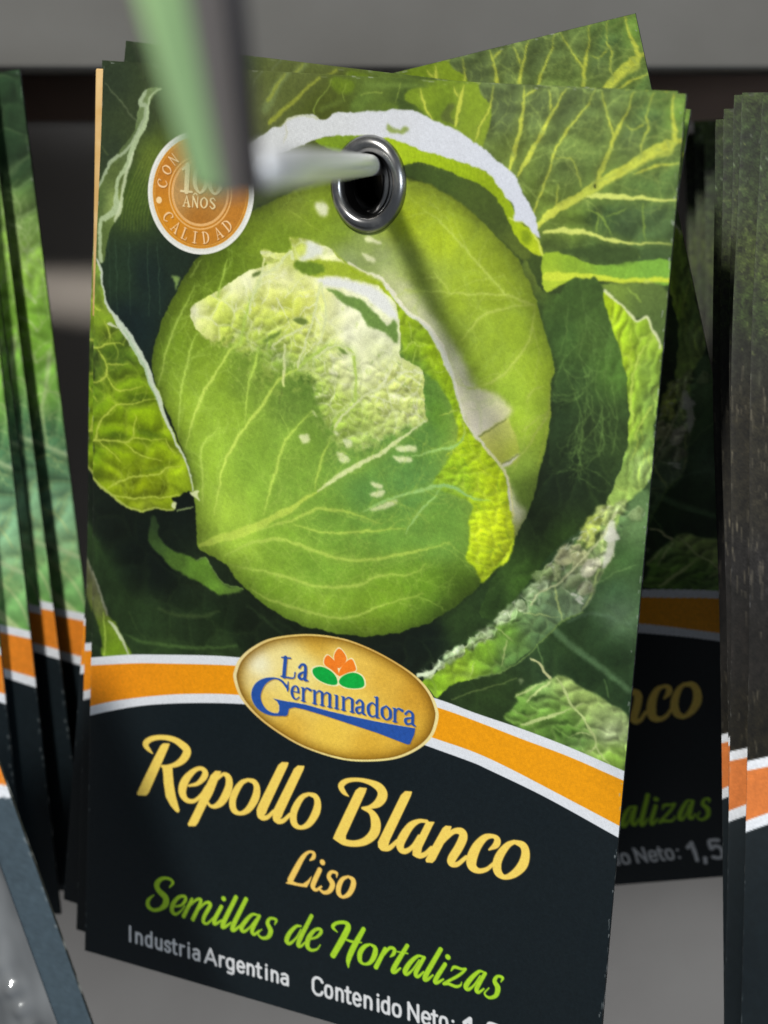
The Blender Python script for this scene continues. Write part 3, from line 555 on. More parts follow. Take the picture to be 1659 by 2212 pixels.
    # ---------- right side dark leaf, then its bright lit edge
    DL = cv.poly('4', [(600, 40), (690, 150), (760, 160), (785, 125), (830, 92), (880, 100), (910, 90), (945, 140), (965, 230), (1000, 340), (1040, 480), (1056, 620), (1052, 780), (1030, 880), (990, 980), (960, 1070), (900, 1130), (830, 1200), (720, 1290), (620, 1420), (500, 1560), (430, 1500), (640, 1080), (720, 800)],
        cv.field('4', [(700, 60, 100, 116, 44), (800, 160, 62, 88, 38), (880, 150, 66, 92, 40), (900, 350, 76, 104, 46), (800, 350, 66, 96, 44), (1000, 500, 82, 118, 48), (850, 560, 56, 80, 40), (780, 700, 40, 58, 32), (900, 750, 46, 62, 34), (1000, 800, 52, 72, 36), (850, 920, 32, 46, 26), (760, 1000, 28, 40, 24), (720, 1150, 32, 44, 24), (780, 1200, 44, 66, 26), (600, 1420, 60, 90, 34), (520, 1480, 46, 70, 30)], 3))
    cv.mul(fnoise(CH, CW, 20, 4, rng=rng)*DL, .12)
    for P in [[(860, 170), (875, 300), (850, 420), (880, 560), (870, 700)], [(930, 440), (920, 560), (950, 700), (930, 850)], [(980, 400), (960, 560), (1000, 700)], [(780, 470), (830, 600), (860, 720), (850, 900)], [(900, 600), (905, 660), (870, 710), (860, 800)], [(990, 560), (1010, 700), (990, 860)], [(800, 200), (790, 330), (760, 420)]]:
        cv.stroke('4', [(x, y, 2.5) for x, y in P], (104, 134, 66), .5, 2)
    branches(cv, '4', [[(860, 170), (875, 300), (850, 420), (880, 560), (870, 700)], [(930, 440), (920, 560), (950, 700), (930, 850)], [(780, 470), (830, 600), (860, 720), (850, 900)]], (104, 136, 68), DL, 22, 66, .5, .6, 1.2, 3, rng)
    crinkle(cv, DL, 30, .12, rng, (80, 108, 52), .22, 1, 2.2)
    for k in range(12):
        x = 770+rng.uniform(0, 260); y = 200+rng.uniform(0, 500); cv.stroke('4', [(x, y, 1.5), (x+8, y+90, 2), (x-6, y+180, 1)], (110, 140, 66), .25, 2)
    BL = cv.poly('4', [(950, 150), (1020, 210), (1060, 245), (1095, 285), (1130, 265), (1160, 310), (1185, 370), (1200, 420), (1180, 620), (1160, 800), (1150, 960), (1060, 1060), (1000, 1080), (960, 1070), (1000, 980), (1036, 880), (1056, 780), (1060, 620), (1040, 480), (1000, 340), (962, 230)],
        cv.field('4', [(980, 210, 176, 206, 30), (1030, 320, 168, 200, 34), (1080, 320, 140, 176, 48), (1150, 350, 150, 184, 58), (1060, 450, 170, 200, 40), (1140, 480, 118, 150, 62), (1080, 600, 150, 186, 44), (1150, 620, 122, 154, 74), (1075, 760, 152, 184, 50), (1130, 800, 110, 144, 76), (1050, 880, 128, 164, 70), (1110, 900, 156, 180, 110), (1020, 980, 146, 176, 84)], 3))
    for k in range(26):
        t = rng.uniform(0, 1); x = 985+80*t+rng.uniform(0, 90); y = 280+620*t+rng.uniform(-30, 60)
        cv.stroke('4', [(x, y, 1.5), (x+rng.uniform(-12, 12), y+30, 3), (x+rng.uniform(-16, 16), y+70, 1)], (206, 226, 90) if k % 2 else (96, 130, 44), .4, 2, clip=BL)
    crinkle(cv, BL, 22, .30, rng, (204, 222, 110), .35, .8, 2.0)
    veins(cv, '4', [[(1075, 500, 3), (1075, 560, 5), (1070, 660, 5), (1080, 740, 4)], [(1135, 380, 3), (1100, 440, 5), (1078, 520, 4)], [(1160, 640, 3), (1120, 700, 4), (1080, 790, 4)]], (196, 220, 96), clip=BL, a=.8)
    cv.stroke('4', [(950, 148, 5), (1000, 195, 5), (1040, 225, 4), (1065, 250, 6), (1095, 285, 4), (1130, 264, 6), (1150, 300, 5), (1180, 350, 5), (1190, 400, 4)], (222, 228, 178), .95, 1.4)
    # ---------- lower right: leaf sheet and its ribbed, bubbled edge
    cv.poly('6', [(1150, -60), (1150, 700), (1040, 800), (1020, 860), (930, 790), (850, 750), (790, 710), (720, 700), (640, 620), (760, 470), (860, 430), (930, 300), (990, 160), (1020, 20)], cv.field('6', [(1080, 60, 104, 136, 84), (1040, 200, 64, 96, 50), (1000, 330, 58, 86, 56), (1020, 440, 92, 118, 88), (900, 520, 52, 78, 44), (800, 560, 46, 70, 36), (1000, 640, 40, 62, 34), (850, 680, 36, 56, 30), (960, 240, 84, 118, 58)]), feather=4)
    cv.stroke('6', [(735, 495, 12), (800, 560, 16), (900, 640, 15), (1000, 720, 12), (1060, 770, 10)], (92, 124, 82), .85, 9)
    cv.stroke('6', [(800, 470, 4), (900, 440, 5), (1060, 480, 6)], (98, 126, 96), .6, 7)
    for P in [[(940, 300), (1000, 260), (1090, 230)], [(670, 560), (690, 640), (700, 690)], [(950, 720), (975, 800)], [(1000, 130), (1060, 60)]]: cv.stroke('6', [(x, y, 3) for x, y in P], (112, 146, 84), .6, 2)
    SH = cv.poly('6', [(170, 735), (240, 680), (300, 620), (380, 560), (500, 470), (600, 400), (700, 300), (800, 200), (900, 100), (1000, -20), (1030, -10), (1000, 90), (990, 180), (950, 265), (915, 345), (885, 395), (860, 430), (770, 470), (720, 520), (660, 580), (600, 625), (520, 680), (400, 712), (300, 745), (240, 795), (205, 760)],
        cv.field('6', [(230, 740, 140, 186, 40), (330, 670, 156, 196, 50), (450, 600, 122, 166, 46), (560, 640, 84, 118, 62), (640, 480, 108, 140, 88), (560, 520, 104, 146, 54), (730, 420, 106, 132, 96), (800, 300, 104, 124, 84), (900, 200, 122, 142, 90), (980, 60, 150, 180, 90), (850, 400, 110, 130, 100), (700, 540, 80, 110, 70)], 3))
    cv.mul(fnoise(CH, CW, 16, 3, rng=rng)*SH, .14)
    crinkle(cv, SH, 26, .22, rng, (160, 184, 110), .3)
    veins(cv, '6', [[(740, 318, 5), (755, 380, 7), (772, 465, 6)], [(535, 545, 4), (525, 600, 5), (516, 662, 4)], [(400, 640, 2), (380, 700, 3)], [(610, 430, 3), (680, 440, 3), (760, 450, 2)], [(500, 500, 3), (560, 550, 3)], [(940, 60, 5), (945, 160, 6), (930, 260, 6), (900, 350, 5), (860, 425, 4)]], (176, 194, 120), clip=SH, a=.9)
    cv.stroke('6', [(860, 432, 4), (770, 472, 4), (700, 545, 3), (620, 622, 3), (520, 682, 3), (400, 714, 3)], (128, 158, 84), .7, 1.5)
    for x, y, r, c in [(960, 10, 52, (178, 192, 110)), (905, 60, 48, (172, 186, 86)), (885, 120, 46, (186, 198, 100)), (845, 150, 30, (96, 114, 56)), (980, 100, 40, (196, 200, 180)), (960, 190, 30, (186, 192, 160)), (800, 180, 50, (172, 172, 128)), (850, 200, 40, (150, 152, 110)), (900, 240, 46, (168, 166, 142)), (820, 280, 44, (112, 124, 88)), (880, 320, 40, (124, 128, 100)), (735, 260, 44, (166, 178, 124)), (690, 270, 30, (140, 160, 104)), (670, 320, 40, (176, 196, 150)), (640, 350, 36, (148, 178, 128)),
                        (590, 400, 34, (192, 206, 172)), (550, 430, 30, (150, 176, 130)), (520, 450, 28, (196, 210, 178)), (470, 505, 26, (160, 190, 136)), (435, 525, 26, (198, 214, 176)), (395, 560, 24, (176, 204, 146)), (330, 600, 26, (206, 222, 190)), (290, 625, 22, (190, 212, 170)), (255, 655, 20, (216, 228, 200)), (205, 695, 16, (214, 226, 190)), (1010, -10, 40, (160, 178, 110)), (1090, 10, 36, (150, 168, 120))]:
        r = r*1.25 if r < 31 else r
        th0 = -.78+rng.normal(0, .25); ca, sa = math.cos(th0), math.sin(th0); el = rng.uniform(1.0, 1.45)
        Q = [(math.cos(a)*r*el*rng.uniform(.62, 1.15), math.sin(a)*r*rng.uniform(.5, 1.02)/el**.4) for a in np.arange(9)*.698]
        P = [(x+qx*ca-qy*sa, y+qx*sa+qy*ca) for qx, qy in Q]
        cv.poly('6', [(px+4, py+8) for px, py in P], (60, 76, 42), .5, feather=6)
        if r < 40: c = tuple(.72*v+.28*g_ for v, g_ in zip(c, (140, 172, 100)))
        cv.poly('6', P, c, .9 if r >= 40 else .7, feather=3)
        cv.poly('6', [(x-5+(px-x)*.55, y-7+(py-y)*.5) for px, py in P], tuple(min(255, v*1.12+6) for v in c), .6, feather=8)
        i0 = rng.integers(9); PP = (P+P)[i0:i0+4]
        cv.stroke('6', PP, tuple(min(236, v*1.2+10) for v in c), .7, 1.5, rad=2.0)
        for _ in range(3):
            qx, qy = rng.normal(0, r*.35, 2); cv.stroke('6', [(x+qx, y+qy, 1.5), (x+qx+r*.25*ca, y+qy+r*.25*sa+rng.normal(0, 3), 3), (x+qx+r*.5*ca, y+qy+r*.5*sa, 1)], [(96, 112, 64), (214, 220, 196)][_ % 2], .5, 2)
    CHM = cv.mask('6', [(160, 690), (260, 610), (360, 540), (480, 460), (580, 370), (690, 260), (780, 150), (880, 60), (960, -30), (1060, -30), (1030, 60), (1000, 150), (960, 230), (900, 330), (840, 380), (770, 330), (700, 380), (600, 450), (500, 530), (400, 590), (300, 650), (220, 700)], feather=4); crinkle(cv, CHM, 20, .36, rng, (222, 230, 196), .5)
    for _ in range(60):
        t = rng.uniform(0, 1)**.9; x = 220+760*t; y = 690-700*t+rng.normal(0, 14+26*t)-30*math.sin(t*3.1); L_ = rng.uniform(6, 20)
        cv.stroke('6', [(x, y, 2.5), (x+L_, y-L_*.6+rng.normal(0, 5), 3.5), (x+L_*1.7, y-L_+rng.normal(0, 6), 1.5)], [(222, 230, 200), (92, 112, 66), (236, 240, 226)][_ % 3], .6, 1.5, clip=CHM)
    cv.stroke('6', [(160, 700, 8), (205, 692, 8), (240, 662, 6), (250, 632, 4)], (222, 236, 200), .95, 1.5)
    cv.stroke('6', [(1005, 0, 5), (950, 100, 4), (880, 180, 4), (800, 270, 4), (742, 312, 4), (680, 345, 3), (640, 400, 3)], (196, 200, 150), .8, 1.5)
    cv.stroke('6', [(990, 50, 14), (985, 120, 18), (965, 200, 12), (950, 240, 6)], (212, 212, 196), .8, 5)
    for x, y in [(820, 350), (850, 365), (848, 385), (840, 372)]: cv.stroke('6', [(x, y, 8), (x+14, y+8, 5)], (206, 210, 190), .8, 2)
    cv.stroke('6', [(640, 630, 5), (680, 650, 6), (705, 690, 6), (728, 716, 6)], (206, 206, 150), .95, 1.5)
    RL = cv.poly('6', [(728, 716), (770, 706), (810, 718), (850, 750), (930, 790), (985, 835), (1060, 900), (1060, 1160), (1000, 1120), (940, 1085), (700, 980), (530, 890), (560, 850), (585, 810), (570, 790), (600, 770), (650, 745)],
        cv.field('6', [(600, 830, 104, 146, 60), (700, 770, 132, 168, 92), (650, 900, 96, 134, 52), (760, 850, 116, 158, 66), (830, 930, 84, 124, 46), (750, 930, 72, 108, 40), (860, 1000, 84, 120, 60), (920, 1050, 150, 180, 90), (800, 750, 166, 188, 108), (880, 820, 160, 184, 100), (950, 900, 160, 182, 110), (980, 960, 190, 200, 160), (1000, 1060, 130, 170, 60)], 3), feather=1.5)
    cv.mul(fnoise(CH, CW, 14, 3, rng=rng)*RL, .12)
    crinkle(cv, RL, 24, .30, rng, (196, 212, 140), .3, 1.6, .9)
    veins(cv, '6', [[(745, 712, 5), (780, 760, 7), (820, 830, 8), (870, 895, 7), (905, 960, 8), (920, 1020, 7), (975, 1095, 6)], [(600, 915, 8), (680, 890, 9), (750, 870, 8), (820, 840, 6)], [(620, 815, 5), (700, 745, 6), (730, 725, 5)], [(570, 795, 6), (620, 770, 5), (690, 730, 5)], [(900, 960, 3), (850, 950, 3), (800, 970, 2)], [(920, 1010, 5), (890, 1040, 5)], [(830, 840, 3), (870, 820, 2)]], (196, 212, 140), clip=RL, a=.9, soft=1.5)
    for P in [[(640, 800), (700, 780), (690, 795), (645, 812)], [(760, 900), (800, 895), (790, 915)], [(820, 930), (835, 960), (815, 955)], [(740, 940), (780, 955), (760, 965)], [(600, 850), (620, 845), (610, 870)]]: cv.poly('6', P, (46, 72, 26), .7, feather=4)
    cv.stroke('6', [(300, 805, 3), (400, 765, 4), (500, 740, 3), (580, 715, 2)], (104, 124, 66), .7, 2)
    cv.poly('6', [(590, 716), (606, 714), (610, 728), (596, 736)], (140, 156, 110), .7, feather=2)
    # ---------- lower left
    cv.poly('5', [(370, 60), (420, 110), (470, 200), (520, 290), (570, 350), (640, 400), (760, 432), (900, 445), (970, 500), (1060, 600), (1000, 640), (570, 640), (500, 480), (430, 300), (380, 180)], cv.field('5', [(400, 120, 44, 66, 34), (470, 260, 34, 52, 28), (540, 420, 36, 54, 28), (620, 520, 40, 60, 32), (700, 600, 46, 68, 34), (850, 520, 34, 50, 28), (980, 600, 42, 60, 32), (900, 450, 26, 38, 22)]), .95, feather=14)
    cv.stroke('5', [(550, 525, 3), (620, 555, 7), (760, 572, 9), (930, 582, 7), (1040, 570, 4)], (72, 100, 50), .75, 6)
    cv.stroke('5', [(700, 415, 5), (800, 445, 9), (900, 440, 8), (960, 425, 4)], (66, 84, 46), .6, 9)
    cv.stroke('5', [(640, 545, 3), (600, 500, 3), (570, 430, 3)], (66, 88, 46), .5, 3); cv.stroke('5', [(1080, 400, 5), (1160, 460, 6), (1230, 520, 4)], (40, 56, 32), .7, 8)
    cv.poly('5', [(380, 190), (400, 240), (425, 330), (450, 400), (480, 450), (510, 480), (540, 550), (575, 625), (450, 625), (445, 560), (425, 480), (395, 400), (375, 330)], cv.field('5', [(390, 230, 110, 112, 88), (400, 330, 82, 84, 58), (430, 420, 96, 102, 62), (470, 500, 118, 146, 36), (500, 590, 132, 172, 36), (440, 520, 70, 96, 28)]), feather=2)
    cv.stroke('5', [(384, 190, 4), (410, 270, 6), (440, 360, 7), (470, 440, 6)], (150, 150, 130), .7, 3)
    cv.stroke('5', [(480, 470, 4), (500, 490, 9), (525, 530, 9), (545, 575, 7), (565, 615, 5)], (204, 214, 180), .9, 2)
    cv.stroke('5', [(452, 430, 3), (460, 520, 4), (455, 620, 5)], (170, 196, 80), .8, 2)
    cv.poly('5', [(672, 20), (700, 45), (698, 90), (720, 130), (765, 165), (820, 180), (868, 205), (905, 190), (925, 225), (960, 280), (1000, 318), (1065, 325), (1010, 348), (950, 345), (870, 295), (770, 245), (700, 180), (655, 120)], cv.field('5', [(690, 60, 40, 58, 34), (690, 130, 56, 82, 38), (780, 210, 78, 110, 42), (880, 230, 94, 134, 44), (950, 310, 98, 140, 46), (1020, 330, 90, 120, 50)]), feather=1.5)
    cv.stroke('5', [(865, 205, 2), (905, 192, 4), (930, 232, 3), (985, 305, 3), (1062, 326, 3)], (130, 165, 80), .7, 1.5)
    # ---------- the cabbage head, outer leaf
    HD = [(340, 803), (346, 750), (352, 722), (366, 680), (388, 640), (412, 596), (440, 552), (480, 510), (540, 465), (620, 420), (700, 385), (760, 370), (820, 368), (875, 378), (930, 400), (1000, 440), (1055, 490), (1110, 545), (1132, 580), (1158, 643), (1172, 690), (1182, 730), (1192, 770), (1201, 800), (1195, 820), (1191, 860), (1192, 900), (1186, 950), (1172, 1003), (1160, 1060), (1142, 1110), (1112, 1170), (1080, 1215), (1045, 1256), (1010, 1290), (960, 1325), (900, 1354), (829, 1369), (750, 1368), (690, 1358), (640, 1340), (595, 1315), (550, 1281), (520, 1250), (490, 1215), (455, 1192), (435, 1178), (432, 1130), (425, 1060), (400, 960), (360, 860)]
    head = cv.mask('F', HD)
    cv.put(blur(head, 6)*.0+np.clip(blur(head, 7)*1.0-head, 0, 1)*.6, (22, 30, 16))
    hf = cv.field('F', [(380, 760, 112, 146, 36), (355, 740, 96, 126, 34), (450, 620, 92, 118, 28), (430, 690, 108, 136, 34), (550, 480, 108, 132, 34), (500, 560, 88, 114, 26), (640, 440, 128, 150, 50), (700, 450, 130, 156, 40), (620, 520, 110, 138, 34), (400, 900, 128, 162, 42), (450, 1000, 124, 160, 46), (500, 900, 124, 160, 46), (560, 1000, 114, 154, 50), (470, 800, 118, 150, 40), (540, 820, 104, 136, 46), (600, 760, 108, 138, 54),
        (480, 1120, 146, 182, 62), (450, 1160, 116, 146, 46), (530, 1160, 150, 188, 64), (600, 1150, 118, 160, 52), (640, 1060, 110, 150, 54), (640, 960, 112, 150, 54), (720, 1120, 106, 150, 56), (800, 1060, 92, 140, 68), (850, 1150, 106, 152, 62), (780, 1000, 100, 142, 62), (900, 1040, 94, 140, 74), (950, 1160, 112, 152, 62), (600, 1280, 116, 156, 46), (700, 1240, 112, 156, 52), (700, 1310, 124, 164, 48), (800, 1340, 112, 148, 40), (850, 1290, 116, 158, 42), (930, 1270, 106, 150, 40), (960, 1310, 78, 112, 34), (1000, 1280, 72, 102, 30),
        (560, 800, 98, 128, 46), (640, 880, 92, 124, 50), (660, 830, 84, 118, 46), (850, 960, 92, 134, 66), (930, 880, 86, 130, 62), (900, 800, 70, 104, 40), (880, 480, 150, 172, 30), (820, 470, 140, 160, 60), (960, 520, 152, 176, 34), (1040, 580, 136, 160, 36), (1080, 620, 132, 156, 36), (930, 600, 128, 150, 56), (1000, 640, 136, 162, 40), (1100, 700, 138, 166, 44), (1000, 720, 130, 156, 50), (1060, 780, 144, 174, 52), (1150, 740, 140, 170, 46), (1180, 810, 154, 186, 50), (1100, 860, 140, 174, 52), (1130, 900, 152, 188, 52), (1165, 930, 160, 196, 60), (1080, 950, 176, 190, 90), (1130, 1000, 146, 182, 70), (1140, 1060, 118, 150, 60), (1120, 1120, 90, 120, 50),
        (740, 500, 118, 146, 44), (760, 560, 132, 150, 104), (830, 560, 150, 168, 116), (850, 620, 150, 168, 110), (900, 660, 150, 168, 104), (790, 520, 128, 148, 84), (700, 480, 118, 146, 34)], 3)
    cv.put(head, hf)
    # pale strip lying along the front leaf on the outer leaf
    cv.poly('F', [(825, 590), (870, 600), (915, 650), (955, 700), (1000, 770), (1030, 830), (1060, 870), (1095, 905), (1035, 950), (990, 860), (965, 780), (930, 715), (870, 660)], cv.field('F', [(850, 600, 176, 188, 140), (900, 650, 196, 204, 170), (950, 730, 206, 212, 188), (1000, 820, 216, 216, 206), (1050, 890, 218, 218, 204)]), .88, feather=9, clip=head)
    cv.poly('4', [(320, 560), (480, 590), (560, 660), (530, 705), (410, 790), (360, 700)], cv.field('4', [(340, 600, 214, 216, 198), (480, 640, 206, 208, 186), (420, 740, 224, 222, 216), (520, 690, 206, 206, 176)]), .85, feather=10, clip=head)
    cv.poly('4', [(412, 792), (532, 702), (560, 740), (600, 860), (525, 910), (470, 880)], cv.field('4', [(470, 800, 196, 200, 110), (540, 760, 196, 204, 120), (520, 880, 188, 196, 84), (580, 840, 178, 196, 74)]), .85, feather=5, clip=head)
    cv.poly('4', [(515, 900), (560, 868), (605, 852), (560, 890), (520, 915)], (224, 226, 220), .9, feather=2, clip=head)
    cv.stroke('4', [(408, 790, 3), (470, 745, 2), (535, 702, 2)], (84, 96, 40), .8)
    cv.stroke('4', [(515, 895, 2), (560, 872, 2.5), (604, 850, 1.5)], (100, 110, 50), .8)
    cv.poly('4', [(545, 980), (560, 1010), (600, 1080), (620, 1120), (570, 1240), (545, 1180)], cv.field('4', [(560, 1050, 224, 230, 200), (590, 1100, 230, 234, 216), (570, 1180, 160, 176, 90)]), .9, feather=14, clip=head)
    # outer leaf veins
    OV = [[(655, 212, 8), (600, 190, 7), (530, 165, 6), (400, 168, 6), (300, 158, 6), (100, 148, 5)], [(530, 165, 6), (440, 60, 6), (380, 0, 5), (250, -140, 4), (150, -220, 2)], [(655, 212, 4), (560, 220, 5), (450, 250, 6), (380, 315, 4), (330, 370, 2)], [(655, 220, 3), (640, 330, 5), (600, 420, 6), (520, 510, 6), (440, 552, 6), (370, 575, 3)],
          [(720, 600, 4), (712, 680, 6), (670, 760, 6), (600, 870, 5), (555, 935, 3)], [(720, 660, 3), (650, 720, 4), (600, 755, 3)], [(700, 560, 2), (640, 590, 4), (620, 640, 2)], [(300, 160, 4), (220, 70, 3)]]
    veins(cv, '4', OV, (176, 196, 96), clip=head, a=.65, soft=3, glow=(160, 184, 70))
    # ---------- outer silhouette rim light
    cv.stroke('4', [(735, 490, 3), (724, 560, 3), (720, 680, 4), (700, 800, 4), (672, 900, 3)], (178, 204, 74), .6, 3, clip=head)
    # ---------- dark fold and bright rim below the white arc
    cv.poly('2', [(60, 745), (85, 715), (150, 698), (220, 708), (330, 750), (420, 790), (490, 850), (540, 960), (580, 1030), (640, 1100), (600, 1120), (540, 1060), (450, 975), (340, 880), (200, 800), (90, 765)], cv.field('2', [(120, 720, 52, 68, 26), (250, 760, 66, 86, 34), (400, 840, 74, 92, 36), (500, 960, 68, 84, 34), (580, 1070, 92, 108, 40)]), feather=2)
    cv.poly('2', [(-290, 610), (-180, 585), (0, 590), (60, 600), (200, 650), (330, 700), (430, 735), (500, 800), (560, 900), (575, 955), (640, 1000), (680, 1060), (690, 1100), (640, 1090), (580, 1030), (540, 960), (520, 900), (480, 850), (420, 800), (330, 762), (220, 720), (150, 706), (90, 712), (50, 730), (-60, 700), (-200, 660)], cv.field('2', [(-150, 620, 118, 146, 34), (60, 650, 160, 186, 22), (200, 690, 156, 184, 16), (350, 745, 148, 176, 18), (470, 800, 142, 166, 20), (540, 930, 150, 176, 22), (620, 1020, 176, 200, 26), (670, 1080, 190, 208, 40)]), feather=1.2)
    for k in range(26):
        t = k/26; x = 20+430*t; y = 610+125*t+rng.uniform(0, 8); cv.stroke('2', [(x, y, 2), (x+6, y+26, 2), (x+4, y+60, 1)], (200, 214, 70), .35, 1.5)
    cv.poly('2', [(600, 1000), (640, 1010), (630, 1060), (600, 1040)], (110, 134, 22), .7, feather=6)
    cv.stroke('2', [(545, 940, 4), (575, 958, 5), (620, 975, 4), (665, 1040, 4), (688, 1095, 4)], (216, 226, 110), .8, 1.5)
    # ---------- white arc
    ARC = [(560, 300), (590, 280), (610, 273), (626, 257), (652, 250), (679, 250), (695, 257), (713, 257), (727, 246), (758, 244), (790, 241), (811, 240), (835, 241), (851, 237), (877, 236), (896, 241), (930, 255), (980, 280), (1030, 310), (1070, 345), (1105, 370), (1125, 400), (1140, 435), (1155, 465), (1163, 497), (1166, 516), (1150, 500), (1130, 480), (1112, 478), (1112, 450), (1095, 425), (1060, 380), (1045, 368), (995, 350), (945, 335), (895, 320), (850, 302), (820, 296), (785, 293), (750, 296), (713, 294), (684, 304), (640, 320), (600, 335), (560, 345), (520, 330)]
    A = cv.poly('F', ARC, cv.field('F', [(580, 310, 204, 206, 206), (700, 275, 210, 212, 214), (850, 265, 210, 212, 218), (960, 300, 214, 217, 226), (1080, 380, 213, 217, 228), (1140, 450, 212, 216, 228)]))
    cv.stroke('F', [(605, 275, 1), (622, 262, 2), (650, 252, 1.5), (690, 256, 2)], (184, 188, 140), .6); cv.stroke('F', [(618, 262, 1.5), (622, 285, 2), (616, 310, 1)], (188, 186, 150), .5, 1.5)
    cv.poly('r', [(1300, 705), (1345, 725), (1370, 745), (1400, 748), (1430, 720), (1465, 735), (1455, 770), (1420, 788), (1370, 780), (1310, 760)], (134, 152, 72), .9, feather=5)
    # ---------- front leaf of the head: bright crinkled rim
    RIM = [(570, 543), (600, 546), (621, 546), (634, 540), (631, 514), (655, 514), (679, 522), (713, 538), (732, 551), (753, 572), (790, 590), (830, 608), (870, 660), (930, 708), (965, 763), (990, 833), (1005, 903), (1030, 943), (1080, 998), (1100, 1033), (1108, 1103), (1117, 1161), (1100, 1206), (1075, 1225), (1046, 1256), (1030, 1225), (1010, 1206), (1016, 1180), (1020, 1156), (1018, 1120), (1022, 1083), (960, 1060), (940, 1040), (965, 1003), (990, 960), (995, 933), (985, 893), (970, 853), (955, 830), (920, 803), (880, 778), (872, 738), (866, 700), (830, 660), (780, 625), (720, 605), (650, 600), (600, 585)]
    rimf = cv.field('F', [(590, 545, 196, 206, 110), (640, 525, 150, 172, 54), (700, 545, 190, 200, 120), (760, 580, 156, 178, 24), (830, 620, 160, 180, 30), (880, 690, 142, 170, 28), (900, 740, 128, 160, 36), (950, 760, 156, 188, 22), (900, 790, 108, 142, 46), (970, 830, 150, 182, 26), (985, 880, 148, 186, 26), (990, 940, 176, 202, 24), (1010, 960, 164, 196, 26), (1000, 1020, 140, 180, 34), (1050, 1000, 180, 208, 28), (1080, 1040, 190, 214, 28), (1040, 1080, 176, 206, 30), (1090, 1120, 206, 226, 30), (1050, 1150, 210, 232, 34), (1040, 1220, 190, 220, 30), (1000, 1050, 140, 180, 44), (1090, 1180, 204, 226, 36)], 3)
    rim = cv.poly('F', RIM, rimf, feather=.8)
    cv.mul(fnoise(CH, CW, 9, 3, rng=rng)*rim, .10)
    crinkle(cv, rim*cv.mask('F', [(960, 830), (1120, 980), (1140, 1280), (990, 1260), (930, 1040)], feather=8), 12, .17, rng, (214, 230, 70), .5, 1.7, .8)
    crinkle(cv, rim, 22, .16, rng, (190, 212, 90), .3)
    cv.put(blur(cv.mask('F', [(860, 800), (925, 806), (960, 850), (972, 900), (960, 980), (925, 1040), (960, 1060), (1005, 1080), (1005, 1130), (990, 1200), (900, 1180), (850, 1000)]), 12)*.8, cv.field('F', [(900, 850, 78, 120, 50), (930, 930, 84, 130, 64), (900, 1050, 94, 144, 72), (950, 1120, 106, 152, 62), (960, 900, 104, 150, 44)]))
    veins(cv, '4', [[(80, 420, 3), (130, 375, 4), (160, 390, 3), (200, 380, 3)], [(130, 375, 3), (125, 310, 3), (110, 270, 2)], [(135, 470, 2), (150, 400, 3)], [(230, 500, 2), (290, 490, 3)], [(250, 690, 3), (330, 660, 4)], [(340, 700, 3), (360, 760, 5), (350, 800, 4)]], (180, 205, 90), a=.8)
    # highlight texture of crinkles on the lower rim
    rz = cv.mask('F', [(1005, 900), (1035, 950), (1085, 1000), (1105, 1050), (1112, 1160), (1050, 1250), (1010, 1205), (1022, 1090), (965, 1010), (990, 950)])
    for _ in range(110):
        x = rng.uniform(960, 1110); y = rng.uniform(880, 1245); th = rng.normal(.35, .5); L_ = rng.uniform(5, 20)
        cv.stroke('F', [(x, y, .8), (x+L_*.5*math.cos(th), y+L_*.5*math.sin(th)+rng.normal(0, 2), 1.5), (x+L_*math.cos(th), y+L_*math.sin(th), .6)], [(226, 240, 60), (140, 174, 20), (112, 156, 40)][_ % 3], .5, 1, clip=rz)
    # white edge line of the front leaf
    cv.stroke('F', [(753, 570, 3), (790, 590, 6), (830, 608, 6), (868, 655, 5), (900, 685, 5), (930, 708, 7), (955, 745, 7), (972, 790, 6), (990, 833, 4), (1003, 890, 3), (1012, 915, 2), (1035, 945, 3), (1078, 996, 3), (1098, 1030, 3), (1108, 1100, 3)], (222, 224, 214), .95, 1.5)
    cv.stroke('F', [(1050, 965, 2), (1085, 1005, 2), (1104, 1045, 2), (1112, 1110, 2)], (236, 236, 160), .7, 1.5)
    # ---------- white crumpled patch
    PT = [(420, 673), (428, 658), (445, 648), (470, 635), (500, 616), (525, 598), (550, 583), (572, 577), (592, 570), (612, 566), (600, 560), (575, 552), (569, 543), (600, 546), (621, 546), (636, 538), (631, 512), (640, 518), (663, 514), (690, 530), (713, 535), (728, 552), (745, 568), (770, 590), (815, 612), (830, 628), (856, 652), (866, 683), (870, 720), (868, 750), (872, 772), (895, 786), (920, 803), (923, 850), (922, 893), (930, 908), (905, 922), (870, 930), (850, 945), (826, 958), (805, 972), (780, 975), (745, 955), (735, 968), (725, 935), (712, 905), (690, 878), (682, 845), (680, 815), (678, 800), (655, 792), (625, 800), (604, 815), (590, 790), (570, 752), (545, 745), (520, 757), (503, 758), (485, 738), (462, 735), (445, 722), (430, 705)]
